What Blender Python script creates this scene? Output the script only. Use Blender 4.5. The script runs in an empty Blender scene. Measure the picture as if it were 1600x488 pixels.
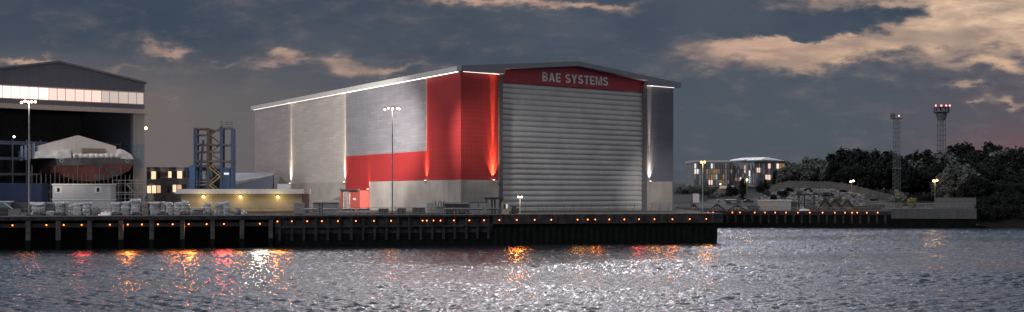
import bpy, math, random
import numpy as np
from mathutils import Vector, Matrix
R = math.radians
sc = bpy.context.scene
COL = sc.collection
F = 1633.0          # focal length in photo pixels (photo 1600 px wide)
H = 12.35           # eye height above the water
DECK = 7.35         # yard level above the water
HZ = 303.0          # photo row of the horizon

# ------------------------------------------------------------------ camera
cam = bpy.data.cameras.new('camera')
cam.sensor_width = 36.0
cam.lens = 36.0 * F / 1600.0
cam.shift_y = (HZ - 244.0) / 1600.0
cam.clip_start = 0.5
cam.clip_end = 6000
camo = bpy.data.objects.new('camera', cam)
COL.objects.link(camo)
camo.location = (0, 0, H)
camo.rotation_euler = (R(90), 0, 0)
sc.camera = camo

# ------------------------------------------------------------------ colour management
sc.view_settings.view_transform = 'Standard'
sc.view_settings.look = 'None'
sc.view_settings.exposure = 0.0
sc.view_settings.gamma = 1.0
sc.view_settings.use_curve_mapping = False
sc.cycles.use_denoising = True
sc.cycles.max_bounces = 6
sc.cycles.sample_clamp_indirect = 4.0
sc.cycles.caustics_reflective = False
sc.cycles.caustics_refractive = False

# ------------------------------------------------------------------ sun
SUN_DIR = Vector((-0.76, -0.60, 0.58)).normalized()   # towards the light
sun = bpy.data.lights.new('sun', 'SUN')
sun.energy = 1.15
sun.angle = R(14)
sun.color = (1.0, 0.93, 0.88)
suno = bpy.data.objects.new('sun', sun)
COL.objects.link(suno)
suno.rotation_euler = SUN_DIR.to_track_quat('Z', 'Y').to_euler()

# ------------------------------------------------------------------ world: dusk clouds over a Nishita sky
def srgb(r, g, b):
    def f(c):
        c /= 255.0
        return c / 12.92 if c <= 0.04045 else ((c + 0.055) / 1.055) ** 2.4
    return (f(r), f(g), f(b), 1.0)

W = bpy.data.worlds.new('World')
sc.world = W
W.use_nodes = True
wt = W.node_tree
wn, wl = wt.nodes, wt.links
for n in list(wn):
    wn.remove(n)

class NT:
    def __init__(s, t): s.t = t; s.n = t.nodes; s.l = t.links
    def sock(s, node_in, v):
        if hasattr(v, 'is_output') or isinstance(v, bpy.types.NodeSocket): s.l.new(v, node_in)
        else: node_in.default_value = v
    def m(s, op, a, b=0.0, c=None, clamp=False):
        n = s.n.new('ShaderNodeMath'); n.operation = op; n.use_clamp = clamp
        s.sock(n.inputs[0], a); s.sock(n.inputs[1], b)
        if c is not None: s.sock(n.inputs[2], c)
        return n.outputs[0]
    def mr(s, v, a, b, c=0.0, d=1.0, smooth=True):
        n = s.n.new('ShaderNodeMapRange'); n.interpolation_type = 'SMOOTHSTEP' if smooth else 'LINEAR'
        s.sock(n.inputs[0], v); n.inputs[1].default_value = a; n.inputs[2].default_value = b
        n.inputs[3].default_value = c; n.inputs[4].default_value = d
        return n.outputs[0]
    def mix(s, f, a, b, mode='MIX'):
        n = s.n.new('ShaderNodeMix'); n.data_type = 'RGBA'; n.blend_type = mode
        s.sock(n.inputs[0], f); s.sock(n.inputs[6], a); s.sock(n.inputs[7], b)
        return n.outputs[2]
    def noise(s, vec, scale, detail=6, rough=0.55, dist=0.0):
        n = s.n.new('ShaderNodeTexNoise'); s.l.new(vec, n.inputs['Vector'])
        n.inputs['Scale'].default_value = scale; n.inputs['Detail'].default_value = detail
        n.inputs['Roughness'].default_value = rough; n.inputs['Distortion'].default_value = dist
        return n.outputs[0]
    def comb(s, x, y, z=0.0):
        n = s.n.new('ShaderNodeCombineXYZ')
        for i, v in enumerate((x, y, z)): s.sock(n.inputs[i], v)
        return n.outputs[0]
    def sep(s, v):
        n = s.n.new('ShaderNodeSeparateXYZ'); s.l.new(v, n.inputs[0]); return n.outputs

w = NT(wt)
tc = wn.new('ShaderNodeTexCoord')
dx, dy, dz = w.sep(tc.outputs['Generated'])
fy = w.m('MAXIMUM', dy, 0.06)
U = w.m('DIVIDE', dx, fy)              # tangent coordinates of the sky dome to the north
V = w.m('DIVIDE', dz, fy)
def px_u(px): return (px - 800.0) / F
def py_v(py): return (HZ - py) / F
cv = w.comb(w.m('MULTIPLY', U, 1.0), w.m('MULTIPLY', V, 2.6))
n_big = w.noise(cv, 7.0, 9, 0.58, 0.25)
n_fine = w.noise(cv, 26.0, 8, 0.62, 0.2)
n_soft = w.noise(cv, 3.2, 4, 0.5)
uw = w.m('ADD', U, w.m('MULTIPLY', w.m('SUBTRACT', n_big, 0.5), 0.10))
vw = w.m('ADD', V, w.m('MULTIPLY', w.m('SUBTRACT', w.noise(w.comb(U, w.m('MULTIPLY', V, 2.0), 3.7), 16.0, 8, 0.6), 0.5), 0.05))
def blob(px, py, rx, ry, amp, shear=0.0):
    a = w.m('SUBTRACT', uw, px_u(px))
    b = w.m('SUBTRACT', vw, py_v(py))
    if shear: b = w.m('SUBTRACT', b, w.m('MULTIPLY', a, shear))
    a = w.m('DIVIDE', a, rx / F); b = w.m('DIVIDE', b, ry / F)
    q = w.m('ADD', w.m('MULTIPLY', a, a), w.m('MULTIPLY', b, b))
    return w.m('MULTIPLY', w.m('EXPONENT', w.m('MULTIPLY', q, -1.0)), amp)
def total(bl):
    o = None
    for b in bl:
        x = blob(*b); o = x if o is None else w.m('ADD', o, x)
    return o
peach_f = total([
    (1450, 50, 250, 27, 1.35, 0.14), (1600, 15, 190, 70, 1.5, 0.0), (1240, 78, 150, 22, 0.85, 0.0), (1120, 62, 70, 18, 0.45),
    (1330, 5, 120, 22, 0.7), (240, 76, 38, 13, 0.75, -0.2), (275, 88, 32, 8, 0.6), (445, 98, 60, 9, 0.75), (556, 106, 44, 17, 0.95),
    (640, 106, 55, 8, 0.6), (35, 99, 70, 6, 0.75), (160, 112, 130, 5, 0.45), (720, 0, 80, 8, 0.95), (850, 8, 90, 9, 0.9), (985, 12, 90, 8, 0.75), (1180, 12, 90, 12, 0.5),
    (340, 104, 40, 5, 0.55), (1560, 104, 50, 9, 0.7), (1500, 128, 60, 7, 0.55), (1585, 160, 35, 8, 0.75), (1520, 158, 22, 4, 0.5)])
dark_f = total([(1400, 22, 58, 13, 1.0), (1270, 44, 130, 17, 0.95, -0.05), (1090, 4, 130, 16, 0.9), (1490, -6, 90, 7, 0.9), (1240, 50, 170, 13, 0.8, 0.05), (1150, 24, 130, 14, 0.7), (1330, 62, 90, 6, 0.5), (1480, 74, 150, 9, 0.3, 0.1)])
field = w.m('SUBTRACT', peach_f, dark_f)
field = w.m('ADD', field, w.m('MULTIPLY', w.m('SUBTRACT', n_fine, 0.5), 1.5))
field = w.m('ADD', field, w.m('MULTIPLY', w.m('SUBTRACT', n_big, 0.5), 0.7))
veil = w.noise(w.comb(U, w.m('MULTIPLY', V, 5.0), 1.3), 9.0, 7, 0.6, 0.3)
gap = w.m('MULTIPLY', w.mr(field, 0.26, 1.02), w.mr(veil, 0.36, 0.62, 0.45, 1.0))
gap_soft = w.mr(field, -0.05, 0.55)
# cloud body colours
shade = w.mr(w.m('ADD', w.m('MULTIPLY', n_big, 0.6), w.m('MULTIPLY', n_soft, 0.6)), 0.42, 0.78)
cloud_hi = w.mix(shade, srgb(57, 68, 83), srgb(78, 85, 97))
# warm mauve toward the left horizon, blue grey to the right, rose at the far right horizon
lowband = w.mr(V, 0.155, 0.075)
leftness = w.mr(U, 0.02, -0.42)
rightness = w.mr(U, 0.30, 0.52)
low_col = w.mix(leftness, srgb(74, 82, 94), srgb(110, 101, 99))
low_col = w.mix(w.m('MULTIPLY', rightness, 0.8), low_col, srgb(92, 78, 88))
low_col = w.mix(w.m('MULTIPLY', w.mr(V, 0.075, 0.03), w.m('MULTIPLY', w.mr(U, 0.36, 0.5), 0.7)), low_col, srgb(122, 78, 88))
clouds = w.mix(lowband, cloud_hi, low_col)
clouds = w.mix(w.m('MULTIPLY', w.m('MULTIPLY', w.mr(V, 0.0, 0.03, 1.0, 0.0), leftness), 0.7), clouds, srgb(82, 76, 80))
clouds = w.mix(w.m('MULTIPLY', gap_soft, 0.6), clouds, srgb(116, 106, 106))
peach = w.mix(w.mr(U, -0.1, 0.45), srgb(176, 143, 128), srgb(236, 194, 158))
peach = w.mix(blob(1570, 30, 170, 40, 0.85), peach, srgb(255, 222, 182))
peach = w.mix(w.mr(n_fine, 0.3, 0.75), peach, srgb(206, 170, 148))
front = w.mix(w.m('MULTIPLY', gap, 0.92), clouds, peach)
# unseen sky above the view: silver cloud added and brightened for the ripples to mirror
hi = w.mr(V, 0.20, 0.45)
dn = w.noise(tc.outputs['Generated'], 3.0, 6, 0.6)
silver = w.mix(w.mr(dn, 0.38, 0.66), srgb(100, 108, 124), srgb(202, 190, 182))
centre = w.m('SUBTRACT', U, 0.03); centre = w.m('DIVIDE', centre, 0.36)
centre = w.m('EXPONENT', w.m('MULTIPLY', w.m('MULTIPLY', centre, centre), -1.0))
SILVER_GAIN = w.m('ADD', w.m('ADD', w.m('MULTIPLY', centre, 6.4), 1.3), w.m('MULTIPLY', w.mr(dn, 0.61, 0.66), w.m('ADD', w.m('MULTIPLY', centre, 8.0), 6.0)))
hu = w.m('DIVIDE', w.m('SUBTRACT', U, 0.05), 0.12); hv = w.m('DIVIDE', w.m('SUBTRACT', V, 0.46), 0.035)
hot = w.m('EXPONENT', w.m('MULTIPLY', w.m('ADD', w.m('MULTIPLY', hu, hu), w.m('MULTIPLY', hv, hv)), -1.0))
SILVER_GAIN = w.m('ADD', SILVER_GAIN, w.m('MULTIPLY', hot, 105.0))     # hot patch added above the view to throw glitter on the water
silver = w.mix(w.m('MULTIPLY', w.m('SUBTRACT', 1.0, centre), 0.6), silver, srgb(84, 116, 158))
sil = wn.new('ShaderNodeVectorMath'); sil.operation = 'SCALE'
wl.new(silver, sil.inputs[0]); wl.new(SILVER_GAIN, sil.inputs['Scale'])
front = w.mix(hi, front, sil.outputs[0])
back = w.mix(w.mr(dn, 0.35, 0.7), srgb(122, 128, 142), srgb(196, 190, 188))  # unseen sky behind the camera, brightened to fill the facades
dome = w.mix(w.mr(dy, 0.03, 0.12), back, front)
nsky = wn.new('ShaderNodeTexSky'); nsky.sky_type = 'NISHITA'; nsky.sun_disc = False
nsky.sun_elevation = math.asin(SUN_DIR.z); nsky.sun_rotation = math.atan2(SUN_DIR.x, SUN_DIR.y)
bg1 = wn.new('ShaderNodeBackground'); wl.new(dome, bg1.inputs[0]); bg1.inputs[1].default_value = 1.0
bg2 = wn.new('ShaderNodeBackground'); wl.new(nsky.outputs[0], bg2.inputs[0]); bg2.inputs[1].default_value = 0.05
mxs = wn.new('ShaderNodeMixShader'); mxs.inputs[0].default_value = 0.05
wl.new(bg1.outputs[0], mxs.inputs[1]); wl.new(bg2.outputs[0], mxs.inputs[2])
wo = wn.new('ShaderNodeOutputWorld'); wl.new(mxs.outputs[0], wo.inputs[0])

# ================================================================== helpers
class MB:
    """collects faces for one mesh object"""
    def __init__(s): s.v = []; s.f = []
    def add(s, vs, fs):
        o = len(s.v); s.v += [tuple(v) for v in vs]; s.f += [tuple(i + o for i in f) for f in fs]; return s
    def quad(s, a, b, c, d): return s.add([a, b, c, d], [(0, 1, 2, 3)])
    def poly(s, pts): return s.add(pts, [tuple(range(len(pts)))])
    def box(s, x0, x1, y0, y1, z0, z1):
        return s.add([(x0, y0, z0), (x1, y0, z0), (x1, y1, z0), (x0, y1, z0), (x0, y0, z1), (x1, y0, z1), (x1, y1, z1), (x0, y1, z1)],
                     [(0, 3, 2, 1), (4, 5, 6, 7), (0, 1, 5, 4), (1, 2, 6, 5), (2, 3, 7, 6), (3, 0, 4, 7)])
    def prism(s, pts, off):
        n = len(pts); off = Vector(off)
        a = [Vector(p) for p in pts]; b = [p + off for p in a]
        fs = [tuple(range(n))[::-1], tuple(range(n, 2 * n))] + [(i, (i + 1) % n, n + (i + 1) % n, n + i) for i in range(n)]
        return s.add(a + b, fs)
    def tube(s, p0, p1, r0, r1=None, n=8, cap=True):
        p0 = Vector(p0); p1 = Vector(p1); r1 = r0 if r1 is None else r1
        d = (p1 - p0).normalized(); q = d.to_track_quat('Z', 'Y')
        vs = []
        for p, r in ((p0, r0), (p1, r1)):
            for i in range(n):
                a = 2 * math.pi * i / n
                vs.append(p + q @ Vector((math.cos(a) * r, math.sin(a) * r, 0)))
        fs = [(i, (i + 1) % n, n + (i + 1) % n, n + i) for i in range(n)]
        if cap: fs += [tuple(range(n))[::-1], tuple(range(n, 2 * n))]
        return s.add(vs, fs)
    def bar(s, p0, p1, wd):       # square bar
        return s.tube(p0, p1, wd * 0.707, n=4)
    def ball(s, c, r, nu=10, nv=6, sz=1.0):
        vs = []; fs = []
        c = Vector(c)
        for j in range(nv + 1):
            t = math.pi * j / nv
            for i in range(nu):
                a = 2 * math.pi * i / nu
                vs.append(c + Vector((math.sin(t) * math.cos(a) * r, math.sin(t) * math.sin(a) * r, math.cos(t) * r * sz)))
        for j in range(nv):
            for i in range(nu):
                fs.append((j * nu + i, (j + 1) * nu + i, (j + 1) * nu + (i + 1) % nu, j * nu + (i + 1) % nu))
        return s.add(vs, fs)
    def mesh(s, name, m=None, smooth=False):
        me = bpy.data.meshes.new(name); me.from_pydata(s.v, [], s.f); me.update()
        if smooth: me.polygons.foreach_set('use_smooth', [True] * len(me.polygons))
        if m: me.materials.append(m)
        return me
    def build(s, name, m, parent=None, smooth=False, loc=None, rotz=0.0):
        o = bpy.data.objects.new(name, s.mesh(name, m, smooth)); COL.objects.link(o)
        if parent: o.parent = parent
        if loc: o.location = loc
        if rotz: o.rotation_euler = (0, 0, rotz)
        return o

def tag(o, label=None, cat=None, group=None, kind=None):
    if label: o['label'] = label
    if cat: o['category'] = cat
    if group: o['group'] = group
    if kind: o['kind'] = kind
    return o
def thing(name, label, cat, loc=(0, 0, 0), rotz=0.0, group=None):
    o = bpy.data.objects.new(name, None); COL.objects.link(o)
    o.empty_display_size = 0.3
    o.location = loc; o.rotation_euler = (0, 0, rotz)
    return tag(o, label, cat, group)
def dup(root, loc, rotz=0.0, label=None, group=None, scale=None):
    r = root.copy(); COL.objects.link(r); r.location = loc; r.rotation_euler = (0, 0, rotz)
    if scale: r.scale = scale
    if label: r['label'] = label
    if group: r['group'] = group
    for ch in list(root.children):
        c = ch.copy(); COL.objects.link(c); c.parent = r
        for g in list(ch.children):
            d = g.copy(); COL.objects.link(d); d.parent = c
    return r

class Frame:
    """a yard grid: origin, heading; finds where a sight line of the survey photo meets a wall of that grid"""
    def __init__(s, ox, oy, oz, rot): s.o = (ox, oy, oz); s.rot = rot; s.c = math.cos(rot); s.s = math.sin(rot)
    def w(s, x, y): return s.o[0] + s.c * x - s.s * y, s.o[1] + s.s * x + s.c * y
    def fx(s, px, yl):
        k = (px - 800) / F
        return (k * (s.o[1] + s.c * yl) - s.o[0] + s.s * yl) / (s.c - k * s.s)
    def fy(s, px, xl):
        k = (px - 800) / F
        return (s.o[0] + s.c * xl - k * (s.o[1] + s.s * xl)) / (s.s + k * s.c)
    def fz(s, py, xl, yl):
        return H + (HZ - py) / F * s.w(xl, yl)[1] - s.o[2]
    def loc(s): return s.o

def at(px, Y): return (px - 800) / F * Y
def zz(py, Y): return H + (HZ - py) / F * Y

# ------------------------------------------------------------------ materials
MATS = {}
def mat(name, col, rough=0.6, metal=0.0, var=0.12, scale=1.5, bump=0.0, bscale=6.0, stretch=(1, 1, 1), spec=0.5, streak=0.0):
    if name in MATS: return MATS[name]
    m = bpy.data.materials.new(name); m.use_nodes = True
    t = NT(m.node_tree); p = t.n['Principled BSDF']
    tcn = t.n.new('ShaderNodeTexCoord'); mp = t.n.new('ShaderNodeMapping'); mp.inputs['Scale'].default_value = stretch
    t.l.new(tcn.outputs['Object'], mp.inputs[0])
    nz = t.noise(mp.outputs[0], scale, 6, 0.6)
    c = tuple(col) + (1,) if len(col) == 3 else tuple(col)
    lo = tuple(max(0, x * (1 - 2 * var)) for x in c[:3]) + (1,); hi_ = tuple(min(1, x * (1 + 2 * var)) for x in c[:3]) + (1,)
    cc = t.mix(t.mr(nz, 0.25, 0.75), lo, hi_)
    if streak:
        mp2 = t.n.new('ShaderNodeMapping'); mp2.inputs['Scale'].default_value = (1.2, 1.2, 0.05)
        t.l.new(tcn.outputs['Object'], mp2.inputs[0])
        nz2 = t.noise(mp2.outputs[0], 1.6, 5, 0.65)
        f = t.m('MULTIPLY', t.mr(nz2, 0.48, 0.72), streak)
        cc = t.mix(f, cc, tuple(x * 0.35 for x in c[:3]) + (1,))
    t.l.new(cc, p.inputs['Base Color'])
    p.inputs['Roughness'].default_value = rough; p.inputs['Metallic'].default_value = metal
    p.inputs['Specular IOR Level'].default_value = spec
    if bump:
        b = t.n.new('ShaderNodeBump'); b.inputs['Strength'].default_value = bump; b.inputs['Distance'].default_value = 0.1
        t.l.new(t.noise(tcn.outputs['Object'], bscale, 6, 0.6), b.inputs['Height']); t.l.new(b.outputs[0], p.inputs['Normal'])
    MATS[name] = m
    return m
def emit(name, col, s):
    if name in MATS: return MATS[name]
    m = bpy.data.materials.new(name); m.use_nodes = True
    p = m.node_tree.nodes['Principled BSDF']
    p.inputs['Base Color'].default_value = (0.05, 0.05, 0.05, 1)
    p.inputs['Emission Color'].default_value = tuple(col) + (1,); p.inputs['Emission Strength'].default_value = s
    MATS[name] = m; return m
def clad(name, col, bw=5.5, bh=0.9, dif=0.10, rough=0.45, vertical=False, mortar=0.72):
    """profiled cladding panels: rows of panels with thin joints"""
    if name in MATS: return MATS[name]
    m = bpy.data.materials.new(name); m.use_nodes = True
    t = NT(m.node_tree); p = t.n['Principled BSDF']
    tcn = t.n.new('ShaderNodeTexCoord'); x, y, z = t.sep(tcn.outputs['Object'])
    hxy = t.m('ADD', x, y)
    vec = t.comb(z, hxy) if vertical else t.comb(hxy, z)
    br = t.n.new('ShaderNodeTexBrick'); t.l.new(vec, br.inputs[0])
    c = tuple(col)
    br.inputs['Color1'].default_value = tuple(min(1, v * (1 + dif)) for v in c) + (1,)
    br.inputs['Color2'].default_value = tuple(v * (1 - dif) for v in c) + (1,)
    br.inputs['Mortar'].default_value = tuple(v * mortar for v in c) + (1,)
    br.inputs['Scale'].default_value = 1.0; br.inputs['Mortar Size'].default_value = 0.045
    br.inputs['Brick Width'].default_value = bw; br.inputs['Row Height'].default_value = bh
    br.inputs['Bias'].default_value = 0.0
    nz = t.noise(vec, 0.12, 6, 0.65)
    cc = t.mix(t.mr(nz, 0.3, 0.7, 0.0, 0.5), br.outputs[0], tuple(v * 0.8 for v in c) + (1,))
    mp2 = t.n.new('ShaderNodeMapping'); mp2.inputs['Scale'].default_value = (.8, .8, .03)
    t.l.new(tcn.outputs['Object'], mp2.inputs[0])
    cc = t.mix(t.m('MULTIPLY', t.mr(t.noise(mp2.outputs[0], 1.3, 6, .65), .45, .75), .28), cc, tuple(v * 0.55 for v in c) + (1,))
    t.l.new(cc, p.inputs['Base Color']); p.inputs['Roughness'].default_value = rough; p.inputs['Specular IOR Level'].default_value = .25
    b = t.n.new('ShaderNodeBump'); b.inputs['Strength'].default_value = 0.35; b.inputs['Distance'].default_value = 0.06
    t.l.new(t.m('SUBTRACT', 1.0, br.outputs['Fac']), b.inputs['Height']); t.l.new(b.outputs[0], p.inputs['Normal'])
    MATS[name] = m; return m

M_conc = mat('pale_concrete', (0.31, 0.29, 0.278), 0.8, var=0.1, scale=0.15, streak=0.4, bump=0.1)
M_pile = mat('pile_concrete', (0.055, 0.055, 0.06), 0.8, var=0.3, scale=.6, streak=.7)
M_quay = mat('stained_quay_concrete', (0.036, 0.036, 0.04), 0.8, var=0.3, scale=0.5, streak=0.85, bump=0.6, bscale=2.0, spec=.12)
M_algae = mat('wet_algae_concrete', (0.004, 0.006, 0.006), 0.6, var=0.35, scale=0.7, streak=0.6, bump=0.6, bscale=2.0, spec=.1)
M_dark = mat('dark_steel', (0.03, 0.032, 0.036), 0.6, var=0.2)
M_galv = mat('galvanised_steel', (0.32, 0.33, 0.34), 0.45, 0.6, var=0.1)
M_rail = mat('rail_steel', (0.16, 0.16, 0.165), 0.55, 0.3, var=0.2)
M_white = mat('white_paint', (0.62, 0.62, 0.63), 0.5, var=0.06, streak=0.15)
M_grey = mat('grey_paint', (0.24, 0.25, 0.265), 0.55, var=0.1, streak=0.2)
M_dgrey = mat('dark_grey_paint', (0.08, 0.085, 0.095), 0.6, var=0.15, streak=0.2)
M_wrap = mat('plastic_wrap', (0.40, 0.415, 0.45), 0.25, var=0.5, scale=3.0, bump=0.5, bscale=4.0, stretch=(1, 1, 3))
M_wrapd = mat('dull_wrap', (0.17, 0.175, 0.20), 0.4, var=0.4, scale=3.0, bump=0.5, bscale=4.0, stretch=(1, 1, 3))
M_wood = mat('pallet_wood', (0.14, 0.105, 0.08), 0.85, var=0.2)
M_glassd = mat('dark_glass', (0.012, 0.014, 0.018), 0.12, var=0.1)
M_rust = mat('rusty_steel', (0.05, 0.030, 0.026), 0.85, var=0.35, scale=2.0)
M_blue = mat('blue_paint', (0.007, 0.025, 0.07), 0.7, var=0.2, streak=0.3)
M_yell = mat('yellow_rail_paint', (0.20, 0.15, 0.05), 0.5, var=0.15)
M_redp = mat('red_paint', (0.42, 0.085, 0.07), 0.5, var=0.08, streak=0.1)

# ================================================================== water
def water_mat():
    m = bpy.data.materials.new('rippled_river_water'); m.use_nodes = True
    t = NT(m.node_tree); p = t.n['Principled BSDF']
    g = t.n.new('ShaderNodeNewGeometry')
    p.inputs['Base Color'].default_value = (0.012, 0.018, 0.024, 1)
    p.inputs['Roughness'].default_value = 0.05; p.inputs['IOR'].default_value = 1.33
    c = t.noise(g.outputs['Position'], 3.0, 5, 0.65, 0.4)
    rg = t.noise(g.outputs['Position'], 1.1, 3, 0.6)
    gust = t.noise(g.outputs['Position'], .03, 3, 0.55)
    t.l.new(t.m('ADD', t.mr(rg, .40, .60, .025, .12), t.mr(gust, .35, .65, 0.0, .03)), p.inputs['Roughness'])
    bp = t.n.new('ShaderNodeBump'); bp.inputs['Strength'].default_value = 0.8; bp.inputs['Distance'].default_value = 0.16
    t.l.new(c, bp.inputs['Height']); t.l.new(bp.outputs[0], p.inputs['Normal'])
    return m
def spaced(a, b, s0, s1):
    o = [a]
    while o[-1] < b:
        f = (o[-1] - a) / (b - a); o.append(o[-1] + s0 + (s1 - s0) * f)
    return o
wx = [-3000, -1200, -500, -260, -190] + spaced(-160, -75, 0.36, 0.36) + spaced(-74.8, 74.8, 0.21, 0.21) + spaced(75, 215, 0.36, 0.36) + [260, 420, 900, 3000]
wy = [-400, -100, 20, 60, 80] + spaced(92, 392, 0.16, 0.75) + [420, 520, 700]
GX, GY2 = np.meshgrid(np.array(wx, float), np.array(wy, float))
rs_ = np.random.RandomState(4)
Zw = np.zeros_like(GX)
NWV = 72
for k in range(NWV):
    lam = 0.55 * (4.2 / 0.55) ** (k / (NWV - 1.0)); th = rs_.normal(R(-97), R(29))
    kk = 2 * math.pi / lam; amp = 0.0096 * lam * (1.0 if lam < 1.3 else (1.3 / lam) ** .8)
    ph = rs_.uniform(0, 6.28)
    w1, w2 = rs_.uniform(.01, .04, 2)
    a_ = kk * (GX * math.cos(th) + GY2 * math.sin(th)) + ph + 2.2 * np.sin(w1 * GX + w2 * GY2 * 1.6 + ph * 3)
    Zw += amp * (np.sin(a_) + 0.28 * np.cos(2 * a_))
patch = 0.86 + 0.14 * np.sin(GX * .012 + GY2 * .075 + 1.7 * np.sin(GX * .02)) + 0.36 * np.sin(GX * .045 + 1.5 * np.sin(GY2 * .05)) * np.sin(GY2 * .11 + 1.2 * np.sin(GX * .031))
fade = np.clip((GX + 175) / 15, 0, 1) * np.clip((230 - GX) / 15, 0, 1) * np.clip((GY2 - 70) / 20, 0, 1) * np.clip((420 - GY2) / 25, 0, 1)
Zw *= patch * fade
nyw, nxw = GX.shape
wme = bpy.data.meshes.new('water')
co = np.stack([GX, GY2, Zw], -1).reshape(-1, 3).astype(np.float32)
idx = np.arange(nyw * nxw).reshape(nyw, nxw)
qd = np.stack([idx[:-1, :-1], idx[:-1, 1:], idx[1:, 1:], idx[1:, :-1]], -1).reshape(-1, 4)
wme.vertices.add(len(co)); wme.vertices.foreach_set('co', co.ravel())
wme.loops.add(qd.size); wme.loops.foreach_set('vertex_index', qd.ravel().astype(np.int32))
wme.polygons.add(len(qd)); wme.polygons.foreach_set('loop_start', (np.arange(len(qd)) * 4).astype(np.int32))
wme.polygons.foreach_set('use_smooth', np.ones(len(qd), dtype=bool))
wme.update(calc_edges=True); wme.validate()
wme.materials.append(water_mat())
wob = bpy.data.objects.new('water', wme); COL.objects.link(wob)
tag(wob, 'choppy grey river water with small silver ripples', 'river', kind='structure')

# ================================================================== grounds
Q0 = Vector((at(0, 226), 226, 0)); Q1 = Vector((at(1125, 262), 262, 0))
QROT = math.atan2(Q1.y - Q0.y, Q1.x - Q0.x)
QF = Frame(Q0.x, Q0.y, 0.0, QROT)
QLEN = (Q1 - Q0).length
def q_at(px, v):          # point on the yard, v metres behind the quay edge
    u = QF.fx(px, v); return QF.w(u, v)

def ground_mat(name, c0, c1, c2, s1=0.06, s2=0.9):
    m = bpy.data.materials.new(name); m.use_nodes = True
    t = NT(m.node_tree); p = t.n['Principled BSDF']; g = t.n.new('ShaderNodeNewGeometry')
    a = t.noise(g.outputs['Position'], s1, 8, 0.65); b = t.noise(g.outputs['Position'], s2, 6, 0.7)
    cc = t.mix(t.mr(a, 0.35, 0.65), c0 + (1,), c1 + (1,)); cc = t.mix(t.mr(b, 0.5, 0.75), cc, c2 + (1,))
    t.l.new(cc, p.inputs['Base Color']); p.inputs['Roughness'].default_value = 0.9; p.inputs['Specular IOR Level'].default_value = .15
    bp = t.n.new('ShaderNodeBump'); bp.inputs['Strength'].default_value = 0.6; bp.inputs['Distance'].default_value = 0.5
    t.l.new(b, bp.inputs['Height']); t.l.new(bp.outputs[0], p.inputs['Normal'])
    return m
M_yard = ground_mat('yard_asphalt', (0.07, 0.07, 0.072), (0.11, 0.105, 0.1), (0.05, 0.05, 0.05))
M_bank = ground_mat('rubble_and_gravel', (0.105, 0.108, 0.107), (0.035, 0.036, 0.035), (0.014, 0.016, 0.013), 0.09, 0.5)
tt = NT(M_bank.node_tree); pb_ = tt.n['Principled BSDF']; gg = tt.n.new('ShaderNodeNewGeometry')
bx_, by_, bz_ = tt.sep(gg.outputs['Position'])
wob_ = tt.m('MULTIPLY', tt.noise(gg.outputs['Position'], .08, 5, .6), 40.0)
veg = tt.mr(tt.m('ADD', bx_, wob_), 168, 190)
veg = tt.m('MAXIMUM', veg, tt.mr(tt.m('ADD', by_, wob_), 486, 510))
old = pb_.inputs['Base Color'].links[0].from_socket
tt.l.new(tt.mix(veg, old, (0.012, 0.014, 0.012, 1)), pb_.inputs['Base Color'])
yard_back = 392.0
a0 = QF.w(-75, 0.0); a1 = QF.w(QLEN, 0.0)
MBg = MB().poly([(a0[0], a0[1], DECK), (a1[0], a1[1], DECK), (58, yard_back, DECK), (-420, yard_back, DECK), (-420, a0[1], DECK)])
tag(MBg.build('yard_ground', M_yard), 'dark asphalt yard behind the quay edge', 'yard', kind='structure')

def lerp_list(tbl, x):
    if x <= tbl[0][0]: return tbl[0][1]
    for (x0, y0), (x1, y1) in zip(tbl, tbl[1:]):
        if x <= x1: return y0 + (y1 - y0) * (x - x0) / (x1 - x0)
    return tbl[-1][1]
RIDGE = [(at(1030, 455), 8.6), (at(1120, 455), 9.0), (at(1180, 455), 9.6), (at(1212, 455), 13.2), (at(1230, 455), 14.2), (at(1300, 455), 14.0), (at(1330, 455), 12.6),
         (at(1360, 455), 10.9), (at(1400, 455), 8.6), (at(1440, 455), 8.2), (at(1530, 455), 10.0), (at(1700, 455), 14)]
BACK = [(60, 16.0), (160, 17.5), (260, 22.0), (500, 26.0)]
def bank_line(x):   # waterline of the far bank
    return 389.5 - 0.088 * (x - 50)
def terrain(x, y):
    left = DECK - 0.03
    fr = 5.95
    d = y - bank_line(x)
    r = lerp_list(RIDGE, x * 455 / max(y, 455) if y > 455 else x); b = lerp_list(BACK, x)
    if y < 408: h = fr
    elif y < 455:
        k = (y - 408) / 47; k = k * k * (3 - 2 * k); h = fr + (r - fr) * k
    else:
        k = min(1, (y - 455) / 130); h = r + (b - r) * k * k * (3 - 2 * k)
    if y > 600: h += (y - 600) * 0.006
    if x > 150:           # natural bank beyond the end of the quay
        k = min(1, (x - 150) / 26)
        h2 = max(-1.5, min(9.0, -1.0 + 0.55 * (d + 1)))
        h2 = max(h2, h) if d > 24 else h2
        h = h * (1 - k) + h2 * k
    kk = min(1, max(0, (x - 20) / 40))
    hl = left if y < 430 else left + min(1, (y - 430) / 200) * 1.0
    return hl * (1 - kk) + h * kk
random.seed(3)
tb = MB(); xs = []; ys = []
x = -700.0
while x < 40: xs.append(x); x += 60
x = 40.0
while x < 260: xs.append(x); x += 3.0
while x < 1100: xs.append(x); x += 45
rows = 0
ts = [0, 2, 5, 9, 14, 18] + list(range(22, 76, 3)) + list(range(78, 240, 12)) + list(range(250, 1400, 90))
for t_ in ts:
    for x in xs:
        y0 = bank_line(x) if x > 45 else yard_back - 0.5
        y0 = min(max(y0, 366), yard_back) if x > 45 else y0
        y = y0 + t_
        jit = 0.0 if t_ < 20 else random.uniform(-0.25, 0.25) * (1.6 if 95 < x < 165 and 22 < t_ < 66 else 0.6)
        tb.v.append((x, y, terrain(x, y) + jit))
nx = len(xs)
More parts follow.
